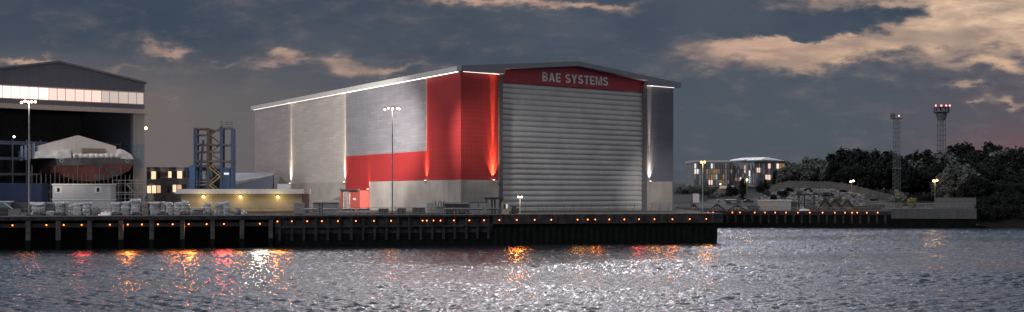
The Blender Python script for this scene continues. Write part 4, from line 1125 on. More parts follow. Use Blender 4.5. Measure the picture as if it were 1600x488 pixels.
# equipment clutter low along the railings, individual frames
rnd = random.Random(11)
spots = [(484, 'low pipe trestle right of the grey cabinet'), (515, 'low pipe trestle under the white shed roof'), (545, 'low pipe trestle before the red doors'), (568, 'low pipe trestle at the right edge of the red enclosure'),
         (703, 'low pipe trestle before the dark cabin'), (722, 'low pipe trestle before the right half of the dark cabin'), (745, 'low pipe trestle before the grey plant box'), (770, 'low pipe trestle before the portal frames')]
proto = thing('pipe_trestle', '', 'trestle')
for sx in (-1.1, 1.1):
    MB().bar((sx, -.4, 0), (sx, 0, 1.1), .12).build('leg', M_rail, proto); MB().bar((sx, .4, 0), (sx, 0, 1.1), .12).build('leg', M_rail, proto)
MB().bar((-1.4, 0, 1.15), (1.4, 0, 1.15), .14).build('top_bar', M_rail, proto)
MB().tube((-1.6, -.1, 1.38), (1.6, -.1, 1.38), .16).build('pipe', M_galv, proto)
for i, (px, lab) in enumerate(spots):
    x, y = q_at(px, 4.5)
    if i == 0: proto.location = (x, y, DECK); proto.rotation_euler = (0, 0, QROT); tag(proto, lab, None, 'pipe trestles')
    else: dup(proto, (x, y, DECK), QROT + rnd.uniform(-.2, .2), lab, 'pipe trestles')

# ================================================================== far quay
FX0, FX1 = 50.0, at(1525, 379)
FQ0 = (FX0, bank_line(FX0)); FQ1 = (FX1, bank_line(FX1)); FROT = math.atan2(FQ1[1] - FQ0[1], FQ1[0] - FQ0[0]); FL = math.hypot(FQ1[0] - FQ0[0], FQ1[1] - FQ0[1])
FF = Frame(FQ0[0], FQ0[1], 0.0, FROT)
ub = FF.fx(1392, 0)
fq = thing('far_quay', 'long dark far quay with lights across the basin', 'quay wall', (FQ0[0], FQ0[1], 0), FROT)
MB().box(0, ub - .01, -.3, 1.5, 4.6, 5.97).build('concrete_cap', M_quay, fq); MB().box(0, ub - .01, 0, 1.2, -1.5, 4.59).build('wall_face', M_algae, fq)
for i in range(26): u = 12 + i * (ub - 14) / 25; MB().box(u - .35, u + .35, -.22, -.004, 1.5, 4.55).build('pile', M_quay, fq)
bas = thing('concrete_bastion', 'pale stained concrete bastion at the end of the far quay', 'quay wall', (FQ0[0], FQ0[1], 0), FROT)
M_bast = mat('bastion_concrete', (.075, .08, .092), .8, var=.12, streak=.6)
for k in range(6):
    u0 = ub + k * (FL - ub) / 6; MB().box(u0 + .03, u0 + (FL - ub) / 6 - .03, -.8, 3, 3.3, 7.0).build('wall_bay', M_bast, bas)
MB().box(ub, FL - .05, -.4, 2.9, -1.5, 3.29).build('tide_zone', M_algae, bas); MB().box(ub, FL, 2.9, 14, 3.0, 6.98).build('fill', M_bast, bas)
for px in (1087, 1106, 1114, 1144, 1156, 1179, 1195, 1211, 1228, 1246.5, 1265, 1285, 1304, 1320, 1331, 1339, 1354, 1371):
    u = FF.fx(px, -.35); x, y = FF.w(u, -.35); dup(ql, (x, y, 5.6), FROT, 'small orange light along the top of the far quay', 'orange lights on the far quay', scale=(1.35, 1.35, 1.35))
railing('railing', 'railing along the far quay by the steel trusses', FF.w(10, 1), FF.w(ub - 1, 1), 5.97, 1.3, 40, mat('tan_rail', (.22, .18, .11), .6), (1, .55), .06)
railing('railing', 'pale double railing on top of the concrete bastion', FF.w(ub - 7, .5), FF.w(FL - 1, .5), 6.99, 1.7, 14, M_rail2, (1, .5), .08)
# hoarding on the bastion
hb = thing('sheet_hoarding', 'grey sheet hoarding standing on the concrete bastion', 'hoarding', (FQ0[0], FQ0[1], 0), FROT)
h0, h1 = FF.fx(1461, 6), FF.fx(1525, 6)
for k in range(7):
    a_ = h0 + k * (h1 - h0) / 7; MB().box(a_ + .02, a_ + (h1 - h0) / 7 - .02, 6, 6.15, 6.99, 10.9).build('panel', mat('hoarding_grey', (.10, .105, .115), .7, streak=.4), hb)
for k in range(8): a_ = h0 + k * (h1 - h0) / 7; MB().box(a_ - .1, a_ + .1, 6.16, 6.36, 6.99, 11.0).build('post', M_dgrey, hb)

# ================================================================== right bank: cabins, trusses, fence, cars
def gz(x, y): return terrain(x, y)
# steel roof trusses lying by the quay
def truss(px0, px1, ytop, Y, label, m=M_rust, lean=0):
    x0, x1 = at(px0, Y), at(px1, Y); g = min(gz((x0 + x1) / 2, Y), 7.0); t = thing('steel_truss', label, 'truss', (x0, Y, g), 0, 'steel trusses')
    wd = x1 - x0; h = zz(ytop, Y) - g
    for q in (0, 1.6):
        MB().bar((0, q, .1), (wd, q, .1), .3).build('bottom_chord', m, t)
        MB().bar((0, q, .1), (wd / 2, q, h), .3).build('rafter', m, t); MB().bar((wd, q, .1), (wd / 2, q, h), .3).build('rafter', m, t)
        wb = MB()
        for k in (1, 2, 3, 4, 5):
            xx = wd * k / 6; hh = h * (1 - abs(k / 3 - 1)); wb.bar((xx, q, .1), (xx, q, max(.2, hh)), .18)
        wb.build('web', m, t)
truss(1073, 1095, 319.5, 396, 'dark triangular truss nearest the hall corner', M_dark)
truss(1108, 1134, 319, 396, 'dark triangular truss right of the thin teal mast', M_dark)
truss(1137, 1168, 321, 398, 'flat dark truss left of the white flat roofed cabin', M_dark)
truss(1279, 1302, 310, 402, 'left of three rusty truss frames before the mound', M_rust)
truss(1294, 1318, 311, 406, 'middle one of three rusty truss frames, behind the other two', M_rust)
truss(1313, 1337, 312, 402, 'right of three rusty truss frames before the mound', M_rust)
# white cabin
x, Y = at(1188, 401), 401; g = gz(x, Y); t = thing('flat_cabin', 'long white flat roofed cabin at the foot of the mound', 'cabin', (x, Y, g), 0)
wd = at(1236, 401) - x; h = zz(312.5, 401) - g
MB().box(0, wd, 0, 4, 0, h - .4).build('body', mat('cabin_grey', (.34, .35, .36), .6), t); MB().box(-.2, wd + .2, -.2, 4.2, h - .396, h).build('roof', M_white, t)
for k in (.14, .5): MB().box(wd * k, wd * k + .8, -.06, -.004, h * .4, h * .72).build('window', emit('dim_amber', (1, .6, .15), .18), t)
# portal
x0, x1, Y = at(1245, 403), at(1275, 403), 403; g = gz(x0, Y); t = thing('goal_frame', 'black goal shaped steel frame before the mound', 'steel frame', (x0, Y, g), 0)
h = zz(304, Y) - g
for xx in (.8, 2.9, x1 - x0 - .8): MB().bar((xx, 0, 0), (xx, 0, h - .3), .38).build('leg', M_dark, t)
MB().box(-.3, x1 - x0 + .3, -.4, .4, h - .3, h + .2).build('top_beam', M_dark, t); MB().bar((.8, 0, h * .45), (x1 - x0 - .8, 0, h * .45), .2).build('cross_bar', M_dark, t)
# white upturned boat
x, Y = at(1257, 394), 394; b = MB(); n = 10
for i in range(n):
    f = i / (n - 1); ww = .9 * math.sin(math.pi * (f * .9 + .05)) ** .6; hh = .8 * math.sin(math.pi * (f * .9 + .05)) ** .5
    for j in range(7): a = math.pi * j / 6; b.v.append(((f - .5) * 4, math.cos(a) * ww, math.sin(a) * hh))
for i in range(n - 1):
    for j in range(6): b.f.append((i * 7 + j, (i + 1) * 7 + j, (i + 1) * 7 + j + 1, i * 7 + j + 1))
tag(b.build('upturned_boat', M_white, smooth=True, loc=(x, Y, gz(x, Y))), 'small white upturned boat under the black steel frame', 'boat')
# containers
def cont(px0, px1, ytop, Y, label, m, end=None):
    x0, x1 = at(px0, Y), at(px1, Y); g = gz((x0 + x1) / 2, Y); t = thing('shipping_container', label, 'container', (x0, Y, g - .1), 0, 'containers in the car park')
    wd = x1 - x0; h = zz(ytop, Y) - g
    MB().box(0, wd, 0, 3, .1, h).build('body', m, t)
    fr_ = MB()
    for xx in (0, wd): fr_.bar((xx, -.02, 0), (xx, -.02, h + .05), .2)
    fr_.bar((0, -.02, h), (wd, -.02, h), .2); fr_.build('frame', M_dgrey, t)
    if end: MB().box(wd + .15, wd + 2.9, -.1, 3.1, .1, h + .25).build('end_cab', end, t)
M_cg = clad('grey_corrugated', (.17, .175, .185), bw=300, bh=.5, vertical=True, dif=.05, mortar=.7)
cont(1050, 1082, 303.5, 446, 'long grey container with a white end unit beside the hall', M_cg, M_white)
cont(1093, 1104, 306.5, 470, 'small dark teal container in the car park', mat('teal_dark', (.05, .075, .08), .6))
# cars
M_carA = [mat('car_dark', (.02, .022, .025), .25), mat('car_silver', (.45, .46, .47), .3, .4), mat('car_white', (.65, .65, .66), .3), mat('car_tan', (.25, .21, .16), .35), mat('car_navy', (.02, .03, .06), .25)]
def car_meshes(m):
    body = MB().prism([(-2.1, 0, .35), (2.1, 0, .35), (2.15, 0, .75), (1.9, 0, .95), (.9, 0, 1.0), (-1.5, 0, 1.0), (-2.1, 0, .9)], (0, 1.7, 0))
    cab = MB().prism([(-1.45, .12, 1.003), (1.0, .12, 1.003), (.35, .2, 1.5), (-1.0, .2, 1.5)], (0, 1.46, 0))
    return body.mesh('body', m), cab.mesh('cabin', M_glassd)
whm = MB().tube((0, -.04, .33), (0, .2, .33), .33, n=14).mesh('wheel', M_dark)
roofm = MB().box(-1.0, .35, .2, 1.5, 1.503, 1.56)
def car(px, Y, mi, label, s=1.0, rot=0.0):
    x = at(px, Y); t = thing('parked_car', label, 'car', (x, Y, gz(x, Y)), rot, 'cars in the car park'); t.scale = (s, s, s)
    b_, c_ = car_meshes(M_carA[mi])
    for nm, me in (('body', b_), ('cabin', c_), ('roof', roofm.mesh('roof', M_carA[mi]))):
        o = bpy.data.objects.new(nm, me); COL.objects.link(o); o.parent = t
    for wx in (-1.35, 1.35):
        for wy in (0, 1.54): o = bpy.data.objects.new('wheel', whm); COL.objects.link(o); o.parent = t; o.location = (wx, wy, 0)
car(1112, 490, 0, 'black car at the left end of the far row in the car park')
car(1121, 492, 3, 'tan car between black cars in the far row', rot=.1)
car(1130, 490, 0, 'black car right of the tan one in the far row', rot=-.1)
car(1160, 470, 4, 'navy car parked near the orange street lamp', rot=.2)
car(1128, 452, 1, 'silver car behind the dark flat lorry')
car(1170, 440, 0, 'low black car nearest the mound', rot=.1)
# lorry
x, Y = at(1133, 440), 440; t = thing('parked_lorry', 'dark lorry with a pale stripe parked in the middle of the car park', 'lorry', (x, Y, gz(x, Y)), R(-6))
MB().box(0, 4.8, 0, 2.3, 1.1, 2.6).build('box_body', M_dark, t); MB().box(.1, 4.7, -.05, -.004, 1.5, 1.9).build('stripe', M_white, t); MB().box(-.1, 4.9, -.1, 2.4, 2.604, 2.75).build('roof', M_grey, t)
MB().prism([(4.85, .1, .6), (6.6, .1, .6), (6.6, .1, 1.5), (6.2, .1, 2.4), (4.85, .1, 2.4)], (0, 2.1, 0)).build('cab', M_dgrey, t)
for xx in (.9, 2.0, 5.7):
    for yy in (-.05, 2.05): MB().tube((xx, yy, .5), (xx, yy + .3, .5), .5, n=14).build('wheel', M_dark, t)
# low sheds in front of the office
x, Y = at(1124, 515), 515; t = thing('low_pale_shed', 'low shed with a pale sloping roof below the big office', 'shed', (x, Y, gz(x, Y)), 0)
MB().box(0, 9, 0, 5, 0, 2.4).build('wall', mat('shed_tan', (.16, .14, .11), .8), t); MB().prism([(-.3, -.4, 2.404), (9.3, -.4, 2.404), (8.2, 5, 3.8), (1.5, 5, 3.8)], (0, 0, .2)).build('roof', mat('tan_roof', (.35, .32, .28), .8), t)
# fence along the mound
fn = thing('palisade_fence', 'long grey palisade fence curving over the rubble mound', 'fence', (0, 0, 0), 0)
fpts = [(1205, 291, 470), (1218, 286, 466), (1232, 283.5, 463), (1252, 283.5, 460), (1275, 284, 458), (1300, 285, 456), (1320, 287.5, 454), (1340, 291.5, 452), (1360, 297, 450), (1380, 302, 448), (1402, 307, 446)]
M_pal = mat('weathered_palisade', (.085, .085, .09), .75, var=.15, scale=.8, streak=.7)
for (pa, ya, Ya), (pb, yb, Yb) in zip(fpts, fpts[1:]):
    xa, xb = at(pa, Ya), at(pb, Yb); za_, zb_ = zz(ya, Ya), zz(yb, Yb)
    pn = MB(); nn = max(3, int((xb - xa) / .5))
    for k in range(nn):
        f0_, f1_ = k / nn, (k + .88) / nn
        X0, X1 = xa + (xb - xa) * f0_, xa + (xb - xa) * f1_; Y0, Y1 = Ya + (Yb - Ya) * f0_, Ya + (Yb - Ya) * f1_
        z0t, z1t = za_ + (zb_ - za_) * f0_, za_ + (zb_ - za_) * f1_
        pn.prism([(X0, Y0, z0t - 5.0), (X1, Y1, z1t - 5.0), (X1, Y1, z1t), ((X0 + X1) / 2, (Y0 + Y1) / 2, (z0t + z1t) / 2 + .2), (X0, Y0, z0t)], (0, .08, 0))
    pn.build('pale_panel', M_pal, fn)
    MB().box(xa - .12, xa + .12, Ya + .1, Ya + .35, za_ - 5.5, za_ + .25).build('post', M_dgrey, fn)

# ================================================================== big office on the right
GY = 560.0
def G(px): return at(px, GY)
def gz_(py, Y=GY): return zz(py, Y)
big = thing('glass_office', 'large glazed office with white roofs and scattered lit windows', 'office', (0, 0, 0), 0)
M_off = mat('office_glass', (.21, .215, .235), .35, var=.15, scale=.3)
M_fin = mat('office_fin', (.36, .37, .40), .5)
zbz = 12.0
MB().box(G(1084), G(1140), GY, GY + 25, zbz, gz_(254)).build('left_wing', M_off, big)
MB().box(G(1083), G(1140) + .3, GY - .6, GY + 25.4, gz_(254) + .004, gz_(250.5)).build('left_roof', mat('roof_white', (.42, .43, .44), .6), big)
MB().box(G(1139), G(1141.5), GY - .3, GY + 5, gz_(256), gz_(253.5)).build('roof_edge', M_dgrey, big)
MB().box(G(1140) + .01, G(1166), GY + 4, GY + 25, zbz, gz_(254, GY + 4)).build('middle_wing', M_off, big)
MB().prism([(G(1166) + .01, GY + 4, zbz), (G(1176), GY - 4, zbz), (G(1190), GY - 2, zbz), (G(1232), GY + 6, zbz), (G(1232), GY + 25, zbz), (G(1166) + .01, GY + 25, zbz)], (0, 0, gz_(254, GY) - zbz)).build('right_wing', M_off, big)
MB().prism([(G(1166) + .01, GY + 3.4, gz_(254) + .004), (G(1176), GY - 5, gz_(254) + .004), (G(1190), GY - 3, gz_(254) + .004), (G(1234), GY + 5, gz_(254) + .004), (G(1234), GY + 25, gz_(254) + .004), (G(1166), GY + 25, gz_(254) + .004)], (0, 0, .9)).build('roof_edge', M_dgrey, big)
M_og = mat('office_window_glass', (.15, .155, .175), .3, var=.25)
M_rw = mat('bright_roof', (.78, .78, .78), .5, var=.04)
hp = MB()
def roofpoly(pts, m, nm):
    o = MB().prism(pts, (0, 0, .3)).build(nm, m, big)
z0, z1 = gz_(252), gz_(246.3)
roofpoly([(G(1136), GY + 3, z0), (G(1166), GY + 3, z0 + .6), (G(1178), GY + 14, z1), (G(1168), GY + 14, z1)], M_rw, 'sloping_roof')
roofpoly([(G(1168), GY + 1, gz_(251)), (G(1190), GY - 2, gz_(250.5)), (G(1205), GY + 14, z1 + .4), (G(1172), GY + 14, z1)], M_rw, 'sloping_roof')
roofpoly([(G(1190), GY - 2, gz_(250.3)), (G(1230), GY + 6, gz_(251.5)), (G(1210), GY + 14, z1 + .2), (G(1196), GY + 14, z1 + .2)], mat('dull_roof', (.45, .45, .46), .6), 'sloping_roof')
M_pk = emit('pink_window', (1, .66, .55), 1.0); M_am = emit('amber_window', (1, .55, .16), .26); M_wh = emit('white_window', (1, .93, .85), .95); M_cy = emit('cyan_window', (.6, .85, .95), .5)
rnd = random.Random(5)
def facade(pxa, pxb, Ya, Yb, rows_, cols_, lit, ys=(256, 290)):
    for r_ in range(rows_):
        for c_ in range(cols_):
            f = (c_ + .5) / cols_; Y = Ya + (Yb - Ya) * f
            X_ = at(pxa, Ya) + (at(pxb, Yb) - at(pxa, Ya)) * f
            y0 = ys[0] + (ys[1] - ys[0]) * r_ / rows_; y1 = ys[0] + (ys[1] - ys[0]) * (r_ + .86) / rows_
            m = lit.get((r_, c_))
            if m is None: m = M_fin if rnd.random() < .4 else M_og
            hw = (pxb - pxa) / cols_ * .3
            ang = math.atan2(Yb - Ya, at(pxb, Yb) - at(pxa, Ya))
            hw = math.hypot(Yb - Ya, at(pxb, Yb) - at(pxa, Ya)) / cols_ * .3 * F / Y
            o = MB().box(-hw / F * Y, hw / F * Y, -.5, -.01, 0, (y1 - y0) / F * Y).build('window', m, big, loc=(X_, Y - .02, zz(y1, Y)), rotz=ang)
facade(1084.5, 1139.5, GY, GY, 4, 15, {(0, 0): M_wh, (1, 0): M_wh, (1, 1): M_wh, (1, 5): M_am, (0, 7): M_wh, (1, 8): M_am, (1, 9): M_am, (2, 7): M_am, (2, 8): M_am, (2, 9): M_cy, (2, 12): M_am, (3, 6): M_pk, (3, 7): M_pk, (3, 11): M_am})
facade(1141, 1166, GY + 3.9, GY + 3.9, 5, 7, {(1, 0): M_am, (0, 6): M_pk, (1, 6): M_pk, (3, 2): M_am, (3, 4): M_wh, (4, 5): M_wh}, (259, 290))
facade(1166.5, 1175.5, GY + 3.6, GY - 4, 3, 4, {(2, 2): M_cy, (1, 2): M_wh}, (256, 288))
facade(1176, 1190, GY - 4, GY - 2, 4, 5, {(1, 2): M_pk, (1, 3): M_pk}, (254, 288))
facade(1190.5, 1230, GY - 1.9, GY + 5.6, 4, 9, {(0, 2): M_pk, (0, 6): M_am, (0, 5): M_wh, (2, 1): M_pk, (2, 2): M_pk, (3, 1): M_am, (0, 7): M_am}, (256, 291))

# ================================================================== masts on the skyline
def lattice(name, label, px, Y, z0, ztop, wb, wt, m, nseg, cat, lr=.17):
    x = at(px, Y); t = thing(name, label, cat, (x, Y, z0)); h = ztop - z0
    for sx in (-1, 1):
        for sy in (-1, 1): MB().tube((sx * wb / 2, sy * wb / 2, 0), (sx * wt / 2, sy * wt / 2, h), lr, n=5).build('leg', m, t)
    br_ = MB()
    for k in range(nseg):
        a, b = k / nseg, (k + 1) / nseg; wa, wb_ = (wb + (wt - wb) * a) / 2, (wb + (wt - wb) * b) / 2
        for sy in (-1, 1):
            br_.tube((-wa, sy * wa, a * h), (wb_, sy * wb_, b * h), lr * .5, n=4); br_.tube((wa, sy * wa, a * h), (-wb_, sy * wb_, b * h), lr * .5, n=4); br_.tube((-wa, sy * wa, a * h), (wa, sy * wa, a * h), lr * .5, n=4)
    br_.build('bracing', m, t); return t, h
M_mast = mat('mast_steel', (.10, .105, .12), .6)
M_beac = emit('red_beacon', (1, .22, .2), 4.0)
xx = at(1401, 440)
t, h = lattice('lattice_mast', 'slim lattice mast with one red light behind the far quay', 1401, 440, gz(xx, 440), zz(186, 440), 2.3, 2.1, mat('pale_mast_steel', (.09, .10, .115), .6), 18, 'mast', .1)
MB().box(-2.2, 2.0, -1.4, 1.4, h, h + .3).build('platform', M_mast, t); pr_ = MB()
for q in (-2.1, -1, .2, 1.9): pr_.tube((q, -1.3, h + .3), (q, -1.3, h + 2.2), .09, n=4)
pr_.tube((-2.1, -1.3, h + 1.5), (1.9, -1.3, h + 1.5), .09, n=4); pr_.build('platform_rail', M_mast, t)
MB().box(-2.5, -1.0, -.8, .8, h + .5, h + 2.3).build('dish_box', M_mast, t); MB().ball((.5, -1.2, h + 1.2), .38).build('beacon', M_beac, t)
MB().box(-1.6, 1.6, -1.4, 1.4, h * .40, h * .40 + .4).build('platform', M_mast, t)
t, h = lattice('aerial_tower', 'stout aerial tower with a wide head and four red lights above the trees', 1471, 600, 20, zz(188, 600), 4.0, 3.2, M_mast, 12, 'tower')
MB().tube((0, 0, h), (0, 0, h + 4.5), 2.2, 3.4, n=12).build('head_cone', M_mast, t); MB().tube((0, 0, h + 4.6), (0, 0, h + 5.0), 4.4, n=14).build('gallery', M_mast, t)
ant = MB()
for k in range(10):
    a = 2 * math.pi * k / 10; ant.box(math.cos(a) * 4.0 - .35, math.cos(a) * 4.0 + .35, math.sin(a) * 4.0 - .35, math.sin(a) * 4.0 + .35, h + 4.2, h + 7.6)
ant.build('aerial_panels', M_mast, t); MB().tube((0, 0, h + 5), (0, 0, h + 7.9), 1.0, n=8).build('head_core', M_mast, t); MB().tube((0, 0, h + 7.3), (0, 0, h + 7.5), 4.2, n=14).build('top_ring', M_mast, t)
for k, q in enumerate((-4.1, -1.0, 1.8, 3.9)): MB().ball((q, -2.2, h + 8.2), .5).build('beacon', M_beac, t)

# street lamps on the right bank
def lampR(px, Y, ytop, heads, label, m_head, glow, hr=.42):
    x = at(px, Y); mast(px, 0, ytop, heads, label, m_head, hr=hr, rpole=.12, m=M_rail, pos=(x, Y), zb=gz(x, Y), glow=glow, gcol=(1, .62, .25), name='street_lamp', cat='street lamp')
lampR(1167, 462, 281, [(0, 0)], 'orange street lamp among the shrubs below the big office', M_flood2, 700)
lampR(1125.5, 505, 288, [(0, 0)], 'small amber street lamp in front of the left office wing', M_flood2, 260, .32)
lampR(1331, 449, 283.5, [(-2.2, .6), (2.2, -.6)], 'twin headed street lamp standing by the curving palisade fence', M_flood, 260)
lampR(1461, 386, 282.5, [(-2.6, .4), (2.4, -.4)], 'twin headed street lamp on the concrete bastion', M_flood2, 800)

# ================================================================== trees
def foliage_mat(name, c0, c1):
    m = bpy.data.materials.new(name); m.use_nodes = True
    t = NT(m.node_tree); p = t.n['Principled BSDF']; oi = t.n.new('ShaderNodeObjectInfo'); tcn = t.n.new('ShaderNodeTexCoord')
    a = t.noise(tcn.outputs['Object'], .45, 4, .6); b = t.noise(tcn.outputs['Object'], 3.0, 3, .6)
    f = t.m('ADD', t.m('MULTIPLY', a, .6), t.m('MULTIPLY', b, .4))
    cc = t.mix(t.mr(f, .35, .65), c0 + (1,), c1 + (1,))
    t.l.new(cc, p.inputs['Base Color']); p.inputs['Roughness'].default_value = .7; p.inputs['Specular IOR Level'].default_value = .15
    return m
M_fd = foliage_mat('dark_foliage', (.006, .008, .007), (.020, .024, .022))
M_fm = foliage_mat('grey_foliage', (.05, .058, .055), (.14, .155, .15))
M_fp = foliage_mat('pale_foliage', (.12, .13, .115), (.28, .29, .26))
M_bark = mat('bark', (.05, .045, .04), .9, var=.3)
def crown_mesh(name, rx, rz, zc, n, leaf, seed, m, clumps=14):
    rnd = random.Random(seed); mb = MB(); cl = []
    for k in range(clumps):
        th = rnd.uniform(0, 2 * math.pi); ph = math.acos(rnd.uniform(-.75, 1)); rr_ = rnd.uniform(.35, .82)
        cl.append((math.cos(th) * math.sin(ph) * rx * rr_, math.sin(th) * math.sin(ph) * rx * rr_, zc + math.cos(ph) * rz * rr_, rnd.uniform(.26, .44)))
    for k in range(n):
        cx, cy, cz, cr = cl[rnd.randrange(len(cl))]
        v = Vector((rnd.gauss(0, 1), rnd.gauss(0, 1), rnd.gauss(0, 1))).normalized() * (rnd.random() ** .45)
        c = Vector((cx + v.x * rx * cr, cy + v.y * rx * cr, cz + v.z * rz * cr * 1.05))
        nrm = (v + Vector((rnd.gauss(0, .5), rnd.gauss(0, .5), rnd.gauss(.25, .5)))).normalized()
        a = nrm.orthogonal().normalized(); a = Matrix.Rotation(rnd.uniform(0, 6.28), 3, nrm) @ a; b = nrm.cross(a)
        l1, l2 = leaf * rnd.uniform(.6, 1.3), leaf * rnd.uniform(.35, .8)
        mb.add([c - a * l1, c - b * l2 + nrm * .08, c + a * l1, c + b * l2 + nrm * .08], [(0, 1, 2, 3)])
    return mb.mesh(name, m)
def trunk_mesh(h, r, seed):
    rnd = random.Random(seed); mb = MB(); p = Vector((0, 0, -.5)); 
    for k in range(4):
        q = p + Vector((rnd.uniform(-.25, .25), rnd.uniform(-.25, .25), h / 4)); mb.tube(p, q, r * (1 - .2 * k), r * (1 - .2 * (k + 1)), n=7); p = q
        if k >= 1:
            for j in range(3):
                a = rnd.uniform(0, 6.28); e = p + Vector((math.cos(a), math.sin(a), rnd.uniform(.6, 1.3))) * h * .26; mb.tube(p, e, r * .35, r * .1, n=5)
    return mb.mesh('trunk', M_bark)
protos = []
specs = [(4.8, 5.6, 7.2, 2600, M_fd), (5.6, 5.2, 6.6, 2800, M_fd), (4.2, 6.2, 7.8, 2400, M_fd), (5.0, 5.4, 6.8, 2600, M_fm), (4.4, 5.8, 7.2, 2400, M_fm), (5.8, 5.0, 6.2, 2800, M_fm)]
for k, (rx, rz, zc, n, m) in enumerate(specs):
    protos.append((crown_mesh('crown', rx, rz, zc, n, .52, 40 + k, m), trunk_mesh(zc + 1, .32, 60 + k)))
def tree(k, x, y, z, s, label, group, rot=0.0, sz=1.0, name='leafy_tree', cat='tree'):
    t = thing(name, label, cat, (x, y, z), rot, group); t.scale = (s, s, s * sz)
    for nm, me in (('crown', protos[k][0]), ('trunk', protos[k][1])):
        o = bpy.data.objects.new(nm, me); COL.objects.link(o); o.parent = t
    return t
rnd = random.Random(21)
# the paler row behind the fence (left part of the wood)
for i, px in enumerate((1224, 1238, 1252, 1266, 1280, 1292)):
    Y = 478 + rnd.uniform(0, 14); x = at(px, Y); g = gz(x, Y); top = (258, 247, 244, 241, 240, 242)[i]
    s = (zz(top, Y) - g) / 12.8
    tree(3 + i % 3, x, Y, g - .3, s, 'pale grey green tree behind the top of the palisade fence', 'pale trees behind the fence', rnd.uniform(0, 6))
# skyline trees
sky = [(1215, 262), (1300, 236), (1312, 233), (1326, 236), (1342, 234), (1358, 233), (1372, 236), (1388, 238), (1404, 236), (1418, 233), (1434, 236), (1448, 232), (1464, 229), (1480, 228), (1496, 227), (1512, 226), (1530, 224), (1548, 224), (1566, 223), (1584, 224), (1602, 222), (1622, 222), (1645, 220)]
for i, (px, top) in enumerate(sky):
    Y = 505 + rnd.uniform(-10, 25); x = at(px, Y); g = gz(x, Y); s = (zz(top, Y) - g) / 12.8
    tree(rnd.choice((0, 1, 2, 2, 4)), x, Y, g - .3, max(.7, s), 'dark tree forming the top line of the wood', 'trees on the skyline of the wood', rnd.uniform(0, 6))
spr = crown_mesh('crown', 3.2, 5.6, 7.6, 900, .5, 91, M_fd, 9), protos[2][1]
protos.append(spr)
for i, (px, top) in enumerate(((1318, 230), (1349, 228), (1392, 231), (1441, 228), (1490, 222), (1557, 219))):
    Y = 500 + rnd.uniform(-6, 8); x = at(px, Y); g = gz(x, Y); s = (zz(top, Y) - g) / 13.4
    tree(6, x, Y, g - .3, s, 'thin ragged tree standing a little above the top line of the wood', 'ragged trees on the skyline', rnd.uniform(0, 6), 1.0)
# middle rank
for i in range(24):
    px = 1300 + i * 14 + rnd.uniform(-4, 4); Y = 468 + rnd.uniform(-8, 14); x = at(px, Y); g = gz(x, Y); top = 252 - (px - 1300) * .05 + rnd.uniform(-5, 5); s = (zz(top, Y) - g) / 12.8
    tree(rnd.choice((0, 1, 2)), x, Y, g - .3, max(.6, s), 'dark tree in the shadowed middle of the wood behind the fence', 'trees in the middle of the wood', rnd.uniform(0, 6))
# front rank at the right, down to the water
for i in range(20):
    px = 1505 + (i % 10) * 16 + rnd.uniform(-5, 5); row = i // 10; Y = 398 + row * 22 + rnd.uniform(-3, 5); x = at(px, Y); g = gz(x, Y); top = (272 if row == 0 else 250) + rnd.uniform(-8, 8); s = (zz(top, Y) - g) / 12.8
    tree(rnd.choice((0, 1, 1, 2)), x, Y, g - .5, max(.6, s), 'dark tree on the bank right of the concrete bastion', 'trees on the bank by the water', rnd.uniform(0, 6))
for i, (px, top) in enumerate(((1490, 250), (1506, 246), (1478, 268))):
    Y = 408; x = at(px, Y); g = gz(x, Y); tree(3 + i, x, Y, g - .3, (zz(top, Y) - g) / 12.8, 'paler tree leaning over the hoarding on the bastion', 'paler trees behind the hoarding', i * 2.0)
# bushes
def bush(px, Y, ytop, wpx, label, m, seed, n=1500, group=None):
    x = at(px, Y); g = gz(x, Y); h = zz(ytop, Y) - g; rx = wpx / 2 / F * Y
    t = thing('round_bush', label, 'bush', (x, Y, g), 0, group)
    o = bpy.data.objects.new('foliage', crown_mesh('foliage', rx, h * .55, h * .5, n, .36, seed, m, 18)); COL.objects.link(o); o.parent = t
    o = bpy.data.objects.new('stem', trunk_mesh(h * .5, .14, seed)); COL.objects.link(o); o.parent = t
bush(1402, 398, 297, 28, 'round pale bush at the left end of the concrete bastion', M_fp, 1)
bush(1424, 397, 308.5, 18, 'small yellowish bush right of the round pale one', foliage_mat('yellow_foliage', (.16, .13, .06), (.3, .26, .15)), 2, 800)
bush(1478, 391, 306, 22, 'thin twiggy bush before the grey hoarding', M_fm, 3, 500)
bush(1192, 458, 278, 20, 'dark upright bush right of the orange street lamp', M_fd, 4)
bush(1160, 470, 279, 16, 'dark bush lit by the orange street lamp', M_fd, 5)
bush(1143, 478, 289, 26, 'dark spreading bush left of the orange street lamp', M_fd, 6)
bush(1066, 485, 290, 26, 'grey bush beside the corner of the clad hall', M_fm, 7)
bush(1085, 490, 288, 26, 'grey bush before the left edge of the big office', M_fm, 8)
bush(1104, 495, 287, 26, 'grey bush under the twin amber lamps', M_fm, 9)
bush(1072, 462, 296, 20, 'low dark bush behind the long grey container', M_fd, 10)
bush(1310, 418, 300, 16, 'dry pale shrub on the mound above the rusty trusses', M_fp, 12, 700)
bush(1222, 440, 297, 22, 'low dark scrub patch on the left of the mound', M_fd, 13, 700)
bush(1294, 436, 300, 18, 'low grey scrub on the crest of the mound', M_fm, 14, 600)
rnd = random.Random(77)
for i in range(22):
    px = 1532 + (i % 11) * 14 + rnd.uniform(-5, 5); Y = 383 + (i // 11) * 8 + rnd.uniform(-1, 2)
    bush(px, Y, (322 if i < 11 else 304) + rnd.uniform(-7, 7), rnd.uniform(26, 40), 'dark bush overhanging the water right of the concrete bastion', M_fd, 100 + i % 5, 1100, 'bushes at the water edge')
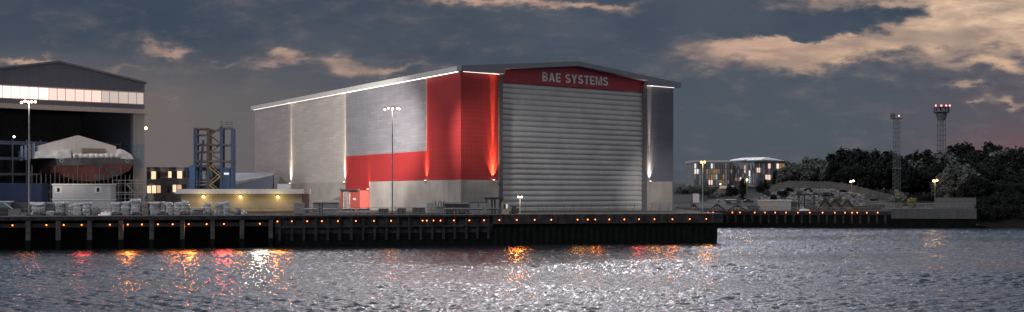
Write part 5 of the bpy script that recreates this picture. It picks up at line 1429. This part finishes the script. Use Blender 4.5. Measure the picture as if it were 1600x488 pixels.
# scrub tufts on the mound and steel stock by the far quay
for i, (px, Y, top, wpx, m_) in enumerate(((1208, 432, 303, 14, M_fd), (1234, 446, 293, 14, M_fd), (1248, 438, 299, 10, M_fm), (1262, 446, 295, 15, M_fd), (1279, 440, 300, 10, M_fp), (1318, 446, 297, 13, M_fd), (1332, 438, 305, 12, M_fm), (1200, 446, 296, 12, M_fm), (1345, 442, 308, 14, M_fd), (1365, 436, 312, 16, M_fd))):
    bush(px, Y, top, wpx, ('dark scrub tuft on the rubble mound below the palisade fence' if m_ is M_fd else 'greyish scrub tuft on the rubble mound below the palisade fence' if m_ is M_fm else 'dry straw coloured scrub tuft on the rubble mound'), m_, 200 + i, 420, 'scrub tufts on the mound')
rnd = random.Random(31)
for px, Y, wd, hh, lab in ((1066, 397, 4.5, 1.6, 'stack of dark steel beams beside the hall corner'), (1101, 399, 3.0, 1.3, 'small stack of dark steel beams behind the thin teal mast'), (1178, 398, 4.0, 1.9, 'stack of dark steel beams left of the white flat roofed cabin'), (1240, 402, 2.6, 3.4, 'tall dark steel frames stacked right of the white flat roofed cabin'),
                           (1268, 399, 4.0, 1.6, 'stack of dark steel beams right of the upturned boat'), (1347, 402, 5.0, 1.8, 'long stack of dark steel beams right of the rusty trusses'), (1371, 404, 5.5, 2.2, 'stack of dark steel beams beside the round pale bush')):
    x = at(px, Y); mb = MB(); rows_ = max(2, int(hh / .4))
    for j in range(rows_):
        for i in range(4):
            mb.box(-wd / 2 + rnd.uniform(-.4, .4), wd / 2 + rnd.uniform(-.4, .4), i * .5, i * .5 + .42, j * hh / rows_, (j + .82) * hh / rows_)
    tag(mb.build('beam_stack', M_dark if rnd.random() < .6 else M_rust, loc=(x, Y, gz(x, Y)), rotz=rnd.uniform(-.15, .15)), lab, 'steel stock', 'stacks of steel stock by the far quay')
# loose rubble on the mound: nobody could count it
rb_ = MB(); rnd = random.Random(8)
for k in range(1500):
    Y = rnd.uniform(408, 456); x = at(rnd.uniform(1185, 1350), Y); r_ = rnd.uniform(.12, .75) * (1.6 if rnd.random() < .12 else 1); g = gz(x, Y)
    rb_.ball((x, Y, g + r_ * .1), r_, 5, 3, rnd.uniform(.5, .9))
tag(rb_.build('rubble', mat('rubble_stone', (.17, .172, .17), .9, var=.48, scale=.35)), 'loose stones scattered over the mound', 'rubble', kind='stuff')
